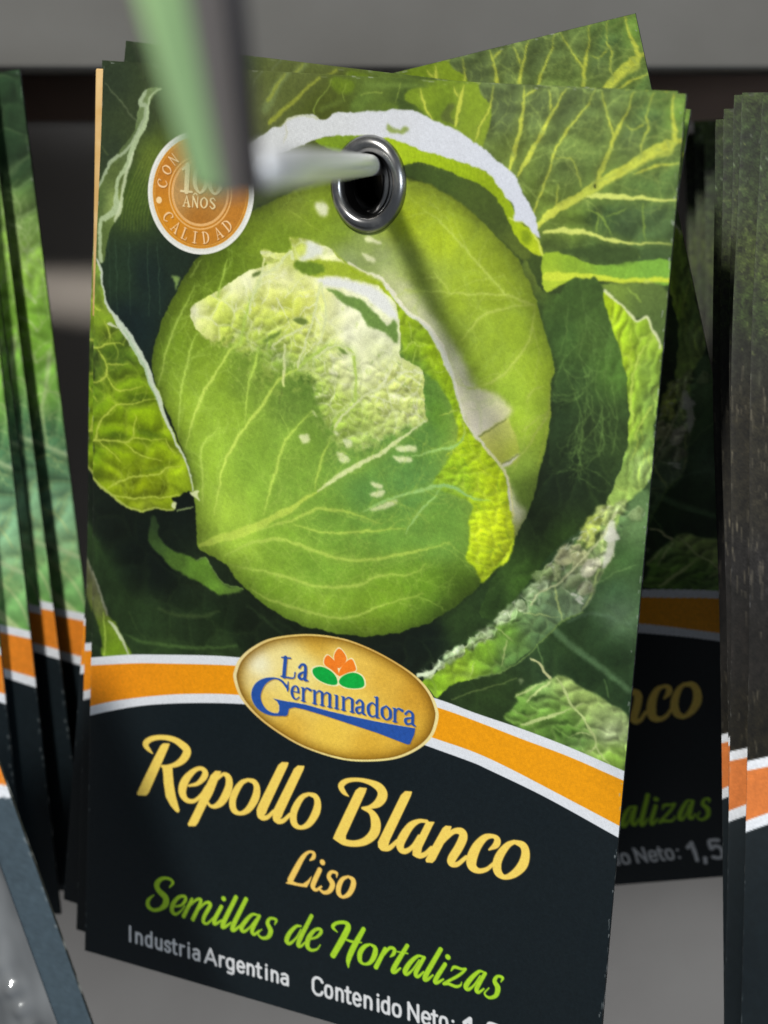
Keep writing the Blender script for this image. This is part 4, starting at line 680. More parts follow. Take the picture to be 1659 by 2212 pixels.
    pf = cv.field('F', [(430, 675, 220, 224, 200), (450, 690, 214, 222, 150), (480, 660, 196, 210, 104), (520, 620, 222, 226, 188), (545, 610, 228, 230, 214), (560, 660, 188, 200, 92), (600, 640, 206, 212, 130), (640, 660, 184, 196, 74), (680, 650, 202, 208, 116), (620, 610, 222, 224, 190), (700, 600, 224, 226, 196), (500, 700, 176, 194, 84), (540, 725, 164, 184, 80), (600, 700, 176, 192, 90), (660, 700, 196, 206, 110), (640, 740, 172, 190, 88), (590, 750, 126, 154, 70), (620, 780, 112, 142, 60), (720, 680, 214, 218, 180), (760, 660, 226, 228, 220), (800, 690, 222, 226, 214), (760, 720, 230, 232, 228), (720, 740, 196, 206, 130), (770, 770, 230, 232, 220), (840, 720, 222, 226, 214), (840, 760, 204, 212, 180), (700, 800, 168, 190, 100), (760, 820, 206, 212, 170), (740, 860, 160, 182, 86), (800, 800, 216, 220, 200), (850, 820, 188, 198, 120), (900, 840, 178, 190, 112), (830, 880, 182, 196, 118), (780, 900, 156, 180, 90), (890, 890, 184, 196, 130), (850, 930, 170, 190, 116), (740, 930, 140, 168, 74), (700, 860, 130, 160, 70), (690, 530, 222, 224, 214), (650, 530, 170, 186, 74), (655, 560, 196, 206, 120), (790, 960, 150, 176, 96)], 3.2)
    pm = cv.mask('F', PT)
    softz = cv.mask('F', [(440, 735), (520, 700), (600, 705), (660, 740), (700, 800), (690, 860), (760, 930), (850, 925), (930, 920), (900, 1000), (700, 1010), (640, 900), (480, 860)], feather=12)
    nz = fnoise(CH, CW, 12, 4, rng=rng)
    hard = np.clip((blur(pm, 1.6)-.5+nz*.22)*5+.5, 0, 1)
    soft = np.clip((blur(pm, 17)-.52+nz*.62)*3.2+.5, 0, 1)*np.clip(blur(pm, 22)*3-.4, 0, 1)
    pmt = hard*(1-softz)+soft*softz
    cv.put(pmt, pf)
    n1 = fnoise(CH, CW, 11, 4, rng=rng)
    cv.mul(n1*pmt, .10)
    cv.put(np.clip(n1*3-1.1, 0, 1)*pmt*.55, (150, 172, 84)); cv.put(np.clip(-n1*3-.9, 0, 1)*pmt*.7, (236, 238, 226)); cv.img *= (1+(pmt*.06)[..., None]*np.array((1.1, 1.0, -.9)))
    crinkle(cv, pmt*np.clip(1.75-cv.img.mean(2)*1.4, .25, 1), 34, .17, rng, (234, 238, 206), .6)
    crinkle(cv, np.clip(blur(pmt, 10)*1.6, 0, 1)*cv.mask('F', [(500, 690), (680, 700), (760, 780), (935, 790), (940, 930), (800, 1000), (680, 960), (560, 850)], feather=14), 17, .18, rng, (206, 218, 150), .4, 1.2, .9)
    branches(cv, 'F', [[(548, 678), (572, 600)], [(700, 610), (675, 720), (650, 790)], [(650, 793), (700, 758), (735, 747), (770, 766)], [(770, 870), (850, 830), (900, 800)], [(500, 700), (560, 660), (640, 640)], [(780, 700), (840, 770), (900, 860)]], (232, 236, 196), pmt, 18, 42, .9, .7, 1.5, 2, rng)
    # wavy crumple marks
    for _ in range(150):
        x = rng.uniform(680, 925); y = rng.uniform(760, 975); L_ = rng.uniform(4, 14); th = rng.uniform(0, 6.28)
        cv.stroke('F', [(x, y, .8), (x+L_*.5*math.cos(th)+rng.normal(0, 2), y+L_*.5*math.sin(th), 1.6), (x+L_*math.cos(th), y+L_*math.sin(th), .6)], [(226, 232, 190), (110, 140, 56), (196, 208, 140)][_ % 3], .5, 1, clip=pmt)
    for _ in range(70):
        x = rng.uniform(500, 690); y = rng.uniform(680, 830); L_ = rng.uniform(4, 12); th = rng.uniform(0, 6.28)
        cv.stroke('F', [(x, y, .8), (x+L_*.5*math.cos(th), y+L_*.5*math.sin(th)+rng.normal(0, 2), 1.6), (x+L_*math.cos(th), y+L_*math.sin(th), .6)], [(186, 202, 120), (96, 122, 48), (150, 172, 80)][_ % 3], .5, 1, clip=np.clip(blur(pm, 14)*2, 0, 1) if _ == 0 else None)
    # blotchy transition under the patch and between the big veins
    nb = np.clip(fnoise(CH, CW, 9, 3, rng=rng)*2.2, 0, 1)
    cv.put(cv.mask('F', [(530, 750), (580, 745), (690, 790), (680, 830), (640, 850), (600, 850), (560, 830)], feather=10)*nb*.5, (156, 180, 84))
    cv.put(cv.mask('F', [(690, 900), (740, 900), (830, 965), (800, 985), (740, 1000), (700, 940)], feather=10)*nb*.5, (176, 200, 110))
    # green gaps in the patch
    for P, c in [([(640, 570), (670, 563), (715, 563), (760, 575), (825, 605), (828, 618), (790, 608), (740, 597), (690, 598), (655, 585)], (150, 172, 34)), ([(552, 596), (566, 585), (575, 588), (562, 598)], (84, 104, 40)), ([(642, 567), (665, 565), (700, 574), (704, 588), (670, 594), (648, 584)], (96, 124, 34)),
                 ([(710, 622), (735, 628), (752, 638), (780, 645), (800, 660), (829, 690), (845, 700), (858, 690), (864, 705), (860, 740), (838, 716), (800, 702), (782, 672), (755, 660), (725, 634)], (96, 132, 52)), ([(640, 690), (660, 683), (672, 690), (668, 702), (648, 696)], (92, 112, 46)), ([(575, 735), (600, 722), (615, 716), (610, 726), (590, 736)], (104, 130, 52)), ([(735, 750), (752, 753), (760, 765), (750, 764)], (92, 116, 50))]:
        cv.poly('F', P, c, .9, feather=1.5)
    cv.poly('F', [(690, 603), (715, 600), (770, 607), (830, 632), (862, 676), (862, 690), (825, 668), (790, 640), (740, 622), (706, 616)], (226, 228, 226), .95, feather=3)
    cv.poly('F', [(668, 520), (690, 530), (700, 545), (672, 560), (650, 562), (664, 545)], (220, 224, 214), .9, feather=4)
    # front leaf veins
    FV = [([[(440, 1176, 10), (480, 1164, 11), (550, 1140, 11), (600, 1115, 9), (640, 1094, 9), (700, 1053, 8)]], (176, 204, 84), 4), ([[(690, 1060, 5), (730, 1032, 6), (760, 1013, 6), (800, 992, 6), (830, 977, 6), (880, 942, 6), (926, 908, 4)]], (206, 218, 170), 1.6),
          ([[(470, 1110, 3), (490, 1013, 4), (520, 948, 4), (560, 893, 4), (610, 823, 4), (650, 793, 4), (700, 758, 4), (735, 747, 4), (770, 766, 4), (773, 833, 3), (770, 873, 4), (745, 900, 3), (728, 930, 3)], [(410, 968, 2), (435, 883, 4), (460, 833, 4), (500, 768, 4), (530, 738, 4), (540, 678, 4), (570, 608, 3)]], (176, 204, 90), 2),
          ([[(395, 953, 2), (400, 853, 3), (420, 763, 3), (435, 723, 2)], [(355, 830, 3), (370, 763, 3), (400, 683, 3), (430, 620, 2)], [(575, 1110, 2), (595, 1043, 4), (615, 973, 4), (645, 923, 3), (680, 888, 2)], [(446, 1090, 3), (447, 1030, 3), (445, 968, 3), (480, 923, 2)], [(538, 910, 2), (545, 838, 3), (562, 780, 4), (566, 750, 3)], [(685, 1053, 2), (702, 990, 3), (718, 948, 2)],
            [(490, 1200, 3), (550, 1171, 5), (625, 1166, 5), (700, 1194, 5), (760, 1208, 4), (830, 1204, 4), (900, 1190, 4), (935, 1183, 3), (975, 1172, 2)], [(500, 1218, 2), (600, 1238, 4), (700, 1266, 4), (780, 1262, 4), (825, 1240, 3), (890, 1238, 2), (925, 1215, 2)], [(545, 1270, 2), (625, 1306, 4), (725, 1331, 4), (780, 1326, 4), (830, 1306, 3), (920, 1280, 2)],
            [(560, 1145, 2), (640, 1120, 4), (700, 1098, 4), (760, 1105, 3), (830, 1130, 2)], [(640, 1130, 2), (720, 1150, 3), (800, 1145, 3), (880, 1140, 2)], [(420, 600, 2), (445, 560, 2)], [(480, 640, 2), (500, 560, 2)]], (164, 196, 84), 2),
          ([[(790, 1105, 2), (830, 1083, 3), (895, 1063, 4), (960, 1048, 5), (995, 1055, 4), (1022, 1072, 3), (1060, 1080, 2)], [(895, 985, 2), (945, 972, 3), (990, 963, 3), (1010, 940, 2)], [(880, 1150, 2), (905, 1110, 3), (935, 1080, 3), (960, 1052, 2)]], (150, 196, 120), 1.6)]
    for L_, c, sf in FV: veins(cv, 'F', L_, c, clip=np.clip(head+rim, 0, 1), a=.9, soft=min(sf, 1.6), glow=(146, 184, 70))
    for P in [[(548, 678, 3), (556, 640, 3), (572, 600, 3), (580, 560, 3)], [(640, 560, 4), (632, 545, 4), (610, 572, 3), (580, 590, 3)], [(700, 610, 3), (690, 660, 3), (675, 720, 3), (650, 790, 3)], [(700, 610, 2), (712, 680, 3), (702, 740, 2)], [(668, 700, 2), (640, 720, 3), (600, 745, 2)], [(690, 770, 3), (735, 745, 3), (770, 766, 3)], [(860, 760, 3), (835, 800, 2), (828, 780, 2)], [(770, 870, 3), (800, 850, 3), (850, 830, 2)], [(730, 925, 3), (745, 900, 3), (770, 873, 3)], [(620, 830, 3), (622, 790, 3), (625, 745, 2)]]:
        cv.stroke('F', P, (214, 222, 164), .85, 1.3)
    cv.stroke('F', [(618, 840, 2), (612, 870, 2)], (84, 106, 46), .7)
    for P in [[(860, 965), (900, 962), (902, 974), (870, 976)], [(855, 985), (893, 988), (890, 998), (862, 994)], [(652, 940), (670, 935), (676, 948), (664, 958)], [(735, 975), (760, 990), (750, 1000), (738, 996)], [(680, 885), (692, 900), (684, 896)], [(806, 1040), (830, 1046), (826, 1056), (810, 1050)], [(808, 1062), (836, 1058), (828, 1072), (806, 1072)], [(806, 1098), (856, 1078), (856, 1090), (812, 1102)], [(726, 930), (738, 936), (734, 944)], [(745, 950), (765, 955), (755, 968)]]:
        cv.poly('F', P, (206, 218, 176), .9, feather=1.2)
    for P in [[(795, 510), (825, 525), (820, 530), (790, 520)], [(785, 545), (812, 560), (808, 568), (790, 558)]]: cv.poly('F', P, (212, 220, 186), .85, feather=1)
    cv.poly('F', [(682, 440), (700, 436), (712, 452), (706, 468), (692, 462), (684, 452)], (220, 228, 206), .9, feather=3)
    cv.stroke('s', [(500, 780, 4), (560, 820, 6), (620, 860, 5), (700, 920, 4), (800, 960, 2)], (156, 180, 70), .6, 4)
    # leaf grain inside the head
    hm = np.clip(head-pmt-rim, 0, 1)
    for L_, c, sf in FV: branches(cv, 'F', L_, (156, 190, 84), hm, 24, 58, .75, .42, 1.3, 3, rng)
    branches(cv, '4', OV, (172, 194, 96), hm, 30, 60, .8, .4, 1.4, 2, rng)
    crinkle(cv, hm, 64, .04, rng, (156, 190, 86), .14)
    gl = np.zeros((CH, CW))
    for x, y, r_, a_ in ((470, 1010, 110, .10), (1010, 590, 90, .10), (560, 960, 150, .08), (700, 1290, 90, .05), (1140, 860, 70, .07), (410, 830, 60, .06)):
        q = tr('F', [(x, y)])[0][0]; yy, xx = np.mgrid[0:CH, 0:CW]; gl += a_*np.exp(-((xx-q[0])**2+(yy-q[1])**2)/(2*(r_*USCALE)**2))
    cv.img += (gl*hm*.6)[..., None]*np.array((.95, 1.05, .6)); cv.img *= (1+(hm*.05)[..., None]*np.array((1.3, .7, -.4)))
    limb = np.clip(blur(head, 26)*2-1, 0, 1); cv.img *= (1-.30*(1-limb)*head)[..., None]
    cv.mul(fnoise(CH, CW, 30, 4, rng=rng)*hm, .07)
    fine_veins(cv, rng, hm, 160, 46, (166, 196, 88), .22, .8)
    # ---------- left leaf, over the head
    LF = [(380, -60), (425, 10), (450, 50), (466, 120), (478, 180), (500, 240), (540, 280), (580, 340), (620, 400), (660, 470), (672, 520), (702, 570), (722, 620), (742, 700), (772, 760), (802, 830), (820, 890), (840, 950), (856, 1005), (820, 1015), (790, 1040), (760, 1048), (778, 1072), (765, 1098), (700, 1092), (650, 1104), (600, 1100), (560, 1085), (520, 1050), (470, 1015), (420, 970), (394, 920), (340, 900), (340, 0)]
    lf = cv.field('3', [(420, 100, 112, 140, 56), (440, 250, 124, 150, 40), (520, 400, 96, 124, 30), (540, 440, 60, 84, 32), (480, 330, 116, 142, 30), (560, 520, 122, 152, 24), (500, 600, 116, 146, 20), (430, 420, 66, 88, 34), (420, 500, 60, 82, 30), (430, 600, 96, 128, 24), (600, 640, 104, 134, 24), (620, 690, 138, 168, 14), (520, 720, 128, 158, 12), (680, 740, 132, 160, 16), (650, 780, 96, 122, 14), (500, 780, 92, 118, 16), (600, 830, 140, 168, 16), (500, 900, 132, 156, 16), (700, 880, 142, 166, 20), (640, 980, 118, 134, 12), (720, 1000, 98, 112, 14), (600, 1020, 96, 110, 12), (800, 980, 142, 168, 30), (760, 930, 140, 166, 24), (540, 980, 140, 162, 24), (650, 1080, 130, 146, 40), (420, 850, 104, 136, 20)], 3)
    L0 = cv.mask('3', LF)
    cv.put(np.clip(blur(L0, 6)-L0, 0, 1)*.5, (18, 26, 12))
    cv.put(L0, lf); cv.mul(fnoise(CH, CW, 18, 4, rng=rng)*L0, .12)
    crinkle(cv, L0, 44, .26, rng, (176, 196, 70), .3, 1.3, .9)
    for P in [[(440, 400), (500, 385), (560, 395), (590, 450), (540, 455), (490, 450)], [(590, 760), (640, 785), (730, 785), (700, 765), (640, 750)], [(570, 610), (640, 625), (690, 615), (640, 600)], [(470, 770), (540, 790), (590, 785), (520, 760)], [(580, 950), (690, 930), (740, 905), (690, 915)]]:
        cv.poly('3', P, (62, 88, 18), .55, feather=9, clip=L0)
    veins(cv, '3', [[(400, 378, 5), (440, 402, 6), (495, 380, 5), (555, 385, 4)], [(440, 402, 4), (478, 458, 5), (480, 520, 6), (440, 548, 4), (395, 552, 5)], [(478, 468, 4), (580, 472, 3)], [(480, 525, 4), (530, 580, 4), (580, 580, 3), (640, 565, 4)], [(390, 808, 7), (430, 790, 7), (440, 740, 6), (470, 690, 5), (520, 650, 5), (600, 635, 5), (695, 618, 4)], [(395, 808, 6), (440, 795, 6), (560, 802, 5), (600, 790, 4), (650, 792, 4), (740, 792, 4)], [(600, 788, 4), (595, 745, 4), (615, 700, 3), (600, 680, 2)], [(560, 805, 4), (620, 860, 4), (720, 885, 3)], [(440, 800, 4), (490, 845, 4), (545, 895, 3)], [(480, 1005, 4), (530, 975, 6), (580, 955, 6), (700, 942, 5), (740, 912, 4), (810, 905, 3)], [(500, 1030, 5), (600, 1045, 5), (700, 1042, 4), (765, 1040, 4), (850, 1018, 4)], [(470, 280, 3), (490, 330, 4), (500, 380, 3)], [(410, 180, 3), (440, 230, 4), (470, 240, 3)], [(400, 590, 3), (440, 630, 3)], [(405, 880, 4), (430, 905, 3)], [(735, 795, 3), (770, 850, 3)]],
          (190, 206, 82), clip=L0, a=.85, soft=1.3, glow=(150, 172, 40))
    branches(cv, '3', [[(400, 378), (440, 402), (495, 380), (555, 385)], [(390, 808), (430, 790), (440, 740), (470, 690), (520, 650), (600, 635), (695, 618)], [(395, 808), (440, 795), (560, 802), (650, 792), (740, 792)], [(480, 1005), (530, 975), (580, 955), (700, 942), (810, 905)], [(500, 1030), (600, 1045), (765, 1040)], [(440, 402), (478, 458), (480, 520), (440, 548)]], (170, 190, 70), L0, 22, 40, .9, .5, 1.4, 2, rng)
    cv.stroke('3', [(440, 20, 4), (455, 60, 7), (466, 120, 6), (478, 185, 5), (500, 240, 8), (535, 285, 16), (565, 330, 20), (600, 385, 18), (635, 445, 18), (660, 500, 16), (680, 560, 15), (705, 610, 14), (725, 670, 10), (748, 730, 8), (775, 790, 7), (808, 860, 5), (835, 940, 4), (852, 1005, 4)], (204, 214, 196), .95, 2)
    cv.stroke('3', [(560, 320, 4), (600, 400, 6), (640, 470, 5), (670, 560, 5), (706, 640, 4)], (160, 190, 150), .6, 2)
    cv.stroke('3', [(486, 296, 5), (505, 300, 7), (530, 308, 3)], (214, 220, 190), .9, 1.5)
    cv.stroke('3', [(392, 918, 5), (420, 968, 7), (470, 1014, 8), (520, 1048, 7), (560, 1082, 6), (620, 1100, 5), (700, 1092, 4), (765, 1096, 5)], (178, 192, 90), .9, 2)
    for P in [[(835, 1020), (855, 1010), (880, 1012), (872, 1030), (880, 1055), (862, 1042)], [(765, 1062), (782, 1068), (772, 1092), (760, 1080)]]: cv.poly('3', P, (218, 226, 170), .95, feather=1)
    cv.stroke('3', [(780, 1100, 3), (820, 1088, 4), (848, 1080, 2)], (170, 190, 120), .8)
    cv.poly('3', [(760, 90), (800, 102), (790, 130), (782, 150), (775, 110)], (130, 158, 84), .9, feather=2)
    # a dark corner patch at the foot of the spiky leaf
    # ---------- overall leaf contrast, print grain
    dk = np.clip(1.25-cv.img.mean(2)*1.5, .06, 1)
    cv.img *= (1+dk*(.08*fnoise(CH, CW, 5, 2, rng=rng)+.06*fnoise(CH, CW, 60, 3, rng=rng)))[..., None]
    low = np.clip(blur(cv.mask('F', [(150, 1080), (440, 1180), (560, 1300), (860, 1390), (1100, 1250), (1400, 1100), (1400, 1700), (150, 1450)]), 20)-blur(head, 6), 0, 1)
    crinkle(cv, low, 50, .10, rng, (90, 120, 60), .12)
    warp(cv, 3.0, 16, rng); warp(cv, 1.6, 5, rng)
    cv.img = blur(cv.img, 1)*.35+cv.img*.65
    layout(cv)
    cv.put(np.clip(cv.cov['band']*0, 0, 1), (0, 0, 0))
    emblem(cv); seal(cv); lettering(cv)
    wear(cv, rng)
    return cv
def wear(cv, rng, n=150):
    """paper fibre and small print screen; rubbed white specks along the edges"""
    cv.img *= (1+.022*rng.normal(0, 1, (cv.h, cv.w)))[..., None]
    k = rng.normal(0, 1, (cv.h, cv.w)); cv.img *= (1+.10*blur(k, 1)*np.clip(1.2-cv.img.mean(2), .2, 1))[..., None]
    yy, xx = np.mgrid[0:cv.h, 0:cv.w]; cv.img *= (1+.014*np.sin(xx*1.25+yy*.55)*np.sin(yy*1.25-xx*.55))[..., None]
    for _ in range(n):
        s = rng.integers(4); t = rng.uniform(0, 1)
        d = abs(rng.normal(0, 2.2))*cv.w/900; L_ = rng.uniform(1, 9)
        if s == 0: P = [(cv.w-d, t*cv.h, .7), (cv.w-d+rng.normal(0, .7), t*cv.h+L_, .5)]
        elif s == 1: P = [(t*cv.w, d, .7), (t*cv.w+L_, d, .5)]
        elif s == 2: P = [(cv.w-d, t*cv.h, 1), (cv.w-d, t*cv.h+L_*.5, .6)]
        else: P = [(d*.4, t*cv.h, .6), (d*.4, t*cv.h+L_, .4)]
        q = cv.w/900; P = [(P[0][0], P[0][1], P[0][2]*q), (P[0][0]+(P[1][0]-P[0][0])*q, P[0][1]+(P[1][1]-P[0][1])*q, P[1][2]*q)]
        cv.stroke('u', P, (176, 180, 180), rng.uniform(.15, .7), .5)
    np.clip(cv.img, 0, 1, cv.img)
def leafy_print(panel=(19, 28, 33)):
    """a leafy-greens packet: only its right edge shows, but the whole face is printed"""
    rng = np.random.default_rng(11)
    cv = Canvas(CW, CH); w, h = CW, CH
    pts = []
    for fx in (.1, .4, .7, .95):
        for fv, c in ((.0, (30, 48, 30)), (.10, (34, 54, 34)), (.17, (92, 118, 62)), (.22, (116, 150, 62)), (.30, (104, 146, 50)), (.38, (104, 148, 60)), (.42, (52, 84, 60)), (.46, (74, 108, 78)), (.52, (104, 142, 112)), (.56, (118, 152, 112)), (.60, (98, 142, 84)), (.68, (92, 140, 66)), (.8, (80, 120, 60))):  # dark top rows: shade under the wall overhang painted into the print
            pts.append((fx*w, fv*h, *c))
    cv.img[:] = cv.field('u', pts, 4)
    cv.img *= (1.28+.22*fnoise(h, w, 34, 4, rng=rng))[..., None]
    for k in range(70):
        x = rng.uniform(0, w); y = rng.uniform(.12, .68)*h; th = rng.choice([.5, 1.4, 2.2])+rng.normal(0, .25); P = []
        for q in range(6): P.append((x, y, w/900*4.5*(1-q/8))); x += math.cos(th)*w*.035; y += math.sin(th)*w*.035; th += rng.normal(0, .3)
        cv.stroke('u', P, (176, 200, 140), .7, .9)
    branches(cv, 'u', [[((.1+.3*i)*w, .66*h), ((.16+.3*i)*w, .45*h), ((.12+.3*i)*w, .2*h)] for i in range(3)]+[[(.86*w, .68*h), (.9*w, .5*h), (.97*w, .3*h), (.96*w, .15*h)]], (170, 196, 130), np.ones((h, w)), 26*w/900, 90*w/900, .8, .7, 1.2, 3, rng)
    crinkle(cv, np.ones((h, w)), 50*w/900, .2, rng, (150, 180, 120), .35)
    for v in (.42, .545): cv.stroke('u', [(.80*w, (v-.02)*h, 1.2), (.9*w, v*h, 2.2), (w, (v+.03)*h, 2)], (176, 200, 150), .7, 1.2)
    for x0 in (.15, .5, .8): cv.stroke('u', [(x0*w, .5*h, 5), ((x0+.08)*w, .58*h, 4), ((x0+.2)*w, .66*h, 3)], (190, 210, 150), .8, 1)
    layout(cv, panel, (228, 134, 40)); emblem(cv); seal(cv); lettering_small(cv)
    wear(cv, rng, 120); return cv
def dark_print(seed=12):
    """a dark, rough-skinned vegetable packet: only its left edge shows"""
    rng = np.random.default_rng(seed)
    cv = Canvas(CW, CH); w, h = CW, CH
    pts = []
    for fx in (.05, .4, .7, .95):
        for fv, c in ((0, (70, 80, 48)), (.05, (56, 70, 52)), (.1, (70, 82, 58)), (.16, (84, 92, 54)), (.22, (72, 78, 46)), (.26, (48, 50, 44)), (.32, (58, 54, 42)), (.4, (56, 52, 42)), (.46, (44, 42, 46)), (.55, (36, 32, 32)), (.62, (40, 36, 26)), (.7, (42, 38, 24))):
            pts.append((fx*w, fv*h, c[0]*(.60+.08*(fv < .2)), c[1]*(.60+.14*(fv < .25)), c[2]*.56))
    cv.img[:] = cv.field('u', pts, 4)
    n = resize(rng.normal(0, 1, (h//4, w//3)), h, w)+.7*rng.normal(0, 1, (h, w)); cv.img *= np.clip(1+.24*n, .3, 2)[..., None]
    for _ in range(1800):
        x = rng.uniform(0, w); v = rng.beta(1.2, 1.6)*.68; y = v*h; up = v < .26
        c = (118, 128, 74) if up else (110, 104, 88)
        if up: th = rng.uniform(0, 6.28); L_ = rng.uniform(2, 5)
        else: th = 1.57+rng.normal(0, .06); L_ = rng.uniform(4, 20)
        cv.stroke('u', [(x, y, .45), (x+math.cos(th)*L_*.6, y+math.sin(th)*L_*.6, .3)], c, rng.uniform(.3, .9), .5)
    for _ in range(70):
        x = abs(rng.normal(0, .25))*w; y = abs(rng.normal(.02, .06))*h
        cv.stroke('u', [(x, y, .6), (x+rng.normal(0, 1.5), y+rng.uniform(1, 4), .3)], (180, 188, 180), rng.uniform(.15, .6), .5)
    layout(cv, band=(212, 120, 58)); emblem(cv); seal(cv); lettering_small(cv)
    wear(cv, rng, 160); return cv
def lettering_small(cv):
    g = (166, 208, 48); w = (224, 226, 232)
    for ch, x, wd in [('C', 62, 95), ('o', 165, 72), ('n', 256, 68), ('t', 336, 50), ('e', 396, 70), ('n', 486, 72), ('i', 586, 36), ('d', 628, 74), ('o', 716, 80), ('N', 842, 100), ('e', 956, 76), ('t', 1040, 52), ('o', 1100, 76), (':', 1196, 36)]:
        sans(cv, 'd', ch, x, 985+(x-65)*.272, wd, 96, 13.5, w, .272)

# =====================================================================  materials
def mat(name, col=(.5, .5, .5), rough=.5, metal=0.0, spec=.5):
    m = bpy.data.materials.new(name); m.use_nodes = True; b = m.node_tree.nodes['Principled BSDF']
    b.inputs['Base Color'].default_value = (*col, 1); b.inputs['Roughness'].default_value = rough; b.inputs['Metallic'].default_value = metal
    b.inputs['Specular IOR Level'].default_value = spec
    return m, m.node_tree, b
def noise_to(m, nt, b, c0, c1, scale, lo=.35, hi=.65, detail=6, stretch=(1, 1, 1), inp='Base Color', bump=None, rough=None):
    tc = nt.nodes.new('ShaderNodeTexCoord'); mp = nt.nodes.new('ShaderNodeMapping'); mp.inputs['Scale'].default_value = stretch
    n = nt.nodes.new('ShaderNodeTexNoise'); n.inputs['Scale'].default_value = scale; n.inputs['Detail'].default_value = detail
    r = nt.nodes.new('ShaderNodeValToRGB'); r.color_ramp.elements[0].position = lo; r.color_ramp.elements[1].position = hi
    r.color_ramp.elements[0].color = (*c0, 1); r.color_ramp.elements[1].color = (*c1, 1)
    nt.links.new(tc.outputs['Object'], mp.inputs[0]); nt.links.new(mp.outputs[0], n.inputs['Vector']); nt.links.new(n.outputs['Fac'], r.inputs[0]); nt.links.new(r.outputs[0], b.inputs[inp])
    if bump:
        bp = nt.nodes.new('ShaderNodeBump'); bp.inputs['Strength'].default_value = bump[0]; bp.inputs['Distance'].default_value = bump[1]
        nt.links.new(n.outputs['Fac'], bp.inputs['Height']); nt.links.new(bp.outputs[0], b.inputs['Normal'])
    return n
def ink_material():
    m, nt, b = mat('printed_coated_paper', rough=.42, spec=.28)
    a = nt.nodes.new('ShaderNodeAttribute'); a.attribute_name = 'ink'
    nt.links.new(a.outputs['Color'], b.inputs['Base Color'])
    tc = nt.nodes.new('ShaderNodeTexCoord'); n = nt.nodes.new('ShaderNodeTexNoise'); n.inputs['Scale'].default_value = 1500; n.inputs['Detail'].default_value = 3
    n2 = nt.nodes.new('ShaderNodeTexNoise'); n2.inputs['Scale'].default_value = 60; n2.inputs['Detail'].default_value = 3
    mr = nt.nodes.new('ShaderNodeMapRange'); mr.inputs['To Min'].default_value = .34; mr.inputs['To Max'].default_value = .52
    bp = nt.nodes.new('ShaderNodeBump'); bp.inputs['Strength'].default_value = .10; bp.inputs['Distance'].default_value = .0001
    nt.links.new(tc.outputs['Object'], n.inputs['Vector']); nt.links.new(tc.outputs['Object'], n2.inputs['Vector'])
    nt.links.new(n2.outputs['Fac'], mr.inputs['Value']); nt.links.new(mr.outputs[0], b.inputs['Roughness'])
    nt.links.new(n.outputs['Fac'], bp.inputs['Height']); nt.links.new(bp.outputs[0], b.inputs['Normal'])
    return m
M_INK = ink_material()
m_, nt_, b_ = mat('worn_dark_paper_edge', rough=.7); noise_to(m_, nt_, b_, (.012, .016, .017), (.42, .43, .42), 900, .56, .72, 3, (1, 1, .35)); M_EDGE = m_
m_, nt_, b_ = mat('yellow_paper_edge', rough=.6); noise_to(m_, nt_, b_, (.70, .42, .13), (.86, .60, .28), 400, .3, .8); M_YEL = m_
m_, nt_, b_ = mat('nickel_eyelet', (.30, .295, .29), .20, 1.0)
noise_to(m_, nt_, b_, (.26, .26, .265), (.55, .53, .50), 500, .45, .8, 5, (1, 1, 1)); 
n_ = nt_.nodes.new('ShaderNodeTexNoise'); n_.inputs['Scale'].default_value = 900; r_ = nt_.nodes.new('ShaderNodeMapRange'); r_.inputs['To Min'].default_value = .12; r_.inputs['To Max'].default_value = .42
nt_.links.new(n_.outputs['Fac'], r_.inputs['Value']); nt_.links.new(r_.outputs[0], b_.inputs['Roughness']); M_EYE = m_
M_EYEIN = mat('dark_eyelet_barrel', (.05, .05, .05), .35, 1.0)[0]
m_, nt_, b_ = mat('galvanised_wire', (.80, .82, .84), .25, .12); noise_to(m_, nt_, b_, (.86, .87, .89), (.94, .95, .97), 300, .3, .7); M_ROD = m_
m_, nt_, b_ = mat('grey_wall_upper', rough=.75, spec=.2); noise_to(m_, nt_, b_, (.16, .156, .146), (.18, .176, .166), 60, .3, .7, 8, bump=(.08, .001)); M_WALL = m_
m_, nt_, b_ = mat('warm_grey_wall_lower', rough=.7, spec=.25); noise_to(m_, nt_, b_, (.53, .475, .43), (.58, .525, .475), 60, .3, .7, 8, bump=(.08, .001)); M_WALL2 = m_  # lower panel, lighter and warmer in tone than the upper
m_, nt_, b_ = mat('brown_rail_metal', rough=.5); noise_to(m_, nt_, b_, (.24, .15, .11), (.30, .20, .15), 40, .3, .7); M_RAIL = m_
m_, nt_, b_ = mat('taupe_tag_plastic', rough=.35); noise_to(m_, nt_, b_, (.27, .23, .21), (.31, .27, .25), 80, .3, .7); M_TAG = m_
M_TAGD = mat('dark_tag_plastic', (.045, .04, .048), .4)[0]
m_, nt_, b_ = mat('green_label_paper', rough=.5); noise_to(m_, nt_, b_, (.50, .78, .32), (.54, .82, .36), 60, .3, .7); M_GREEN = m_
m_, nt_, b_ = mat('silver_film', (.42, .44, .45), .14, .7); noise_to(m_, nt_, b_, (.14, .15, .16), (.62, .64, .66), 160, .35, .7, 2, (1, 1, .4), bump=(.7, .0015)); M_FILM = m_
M_SEED = mat('clear_film_bead', (.6, .64, .68), .08, 0.0, 1.0)[0]

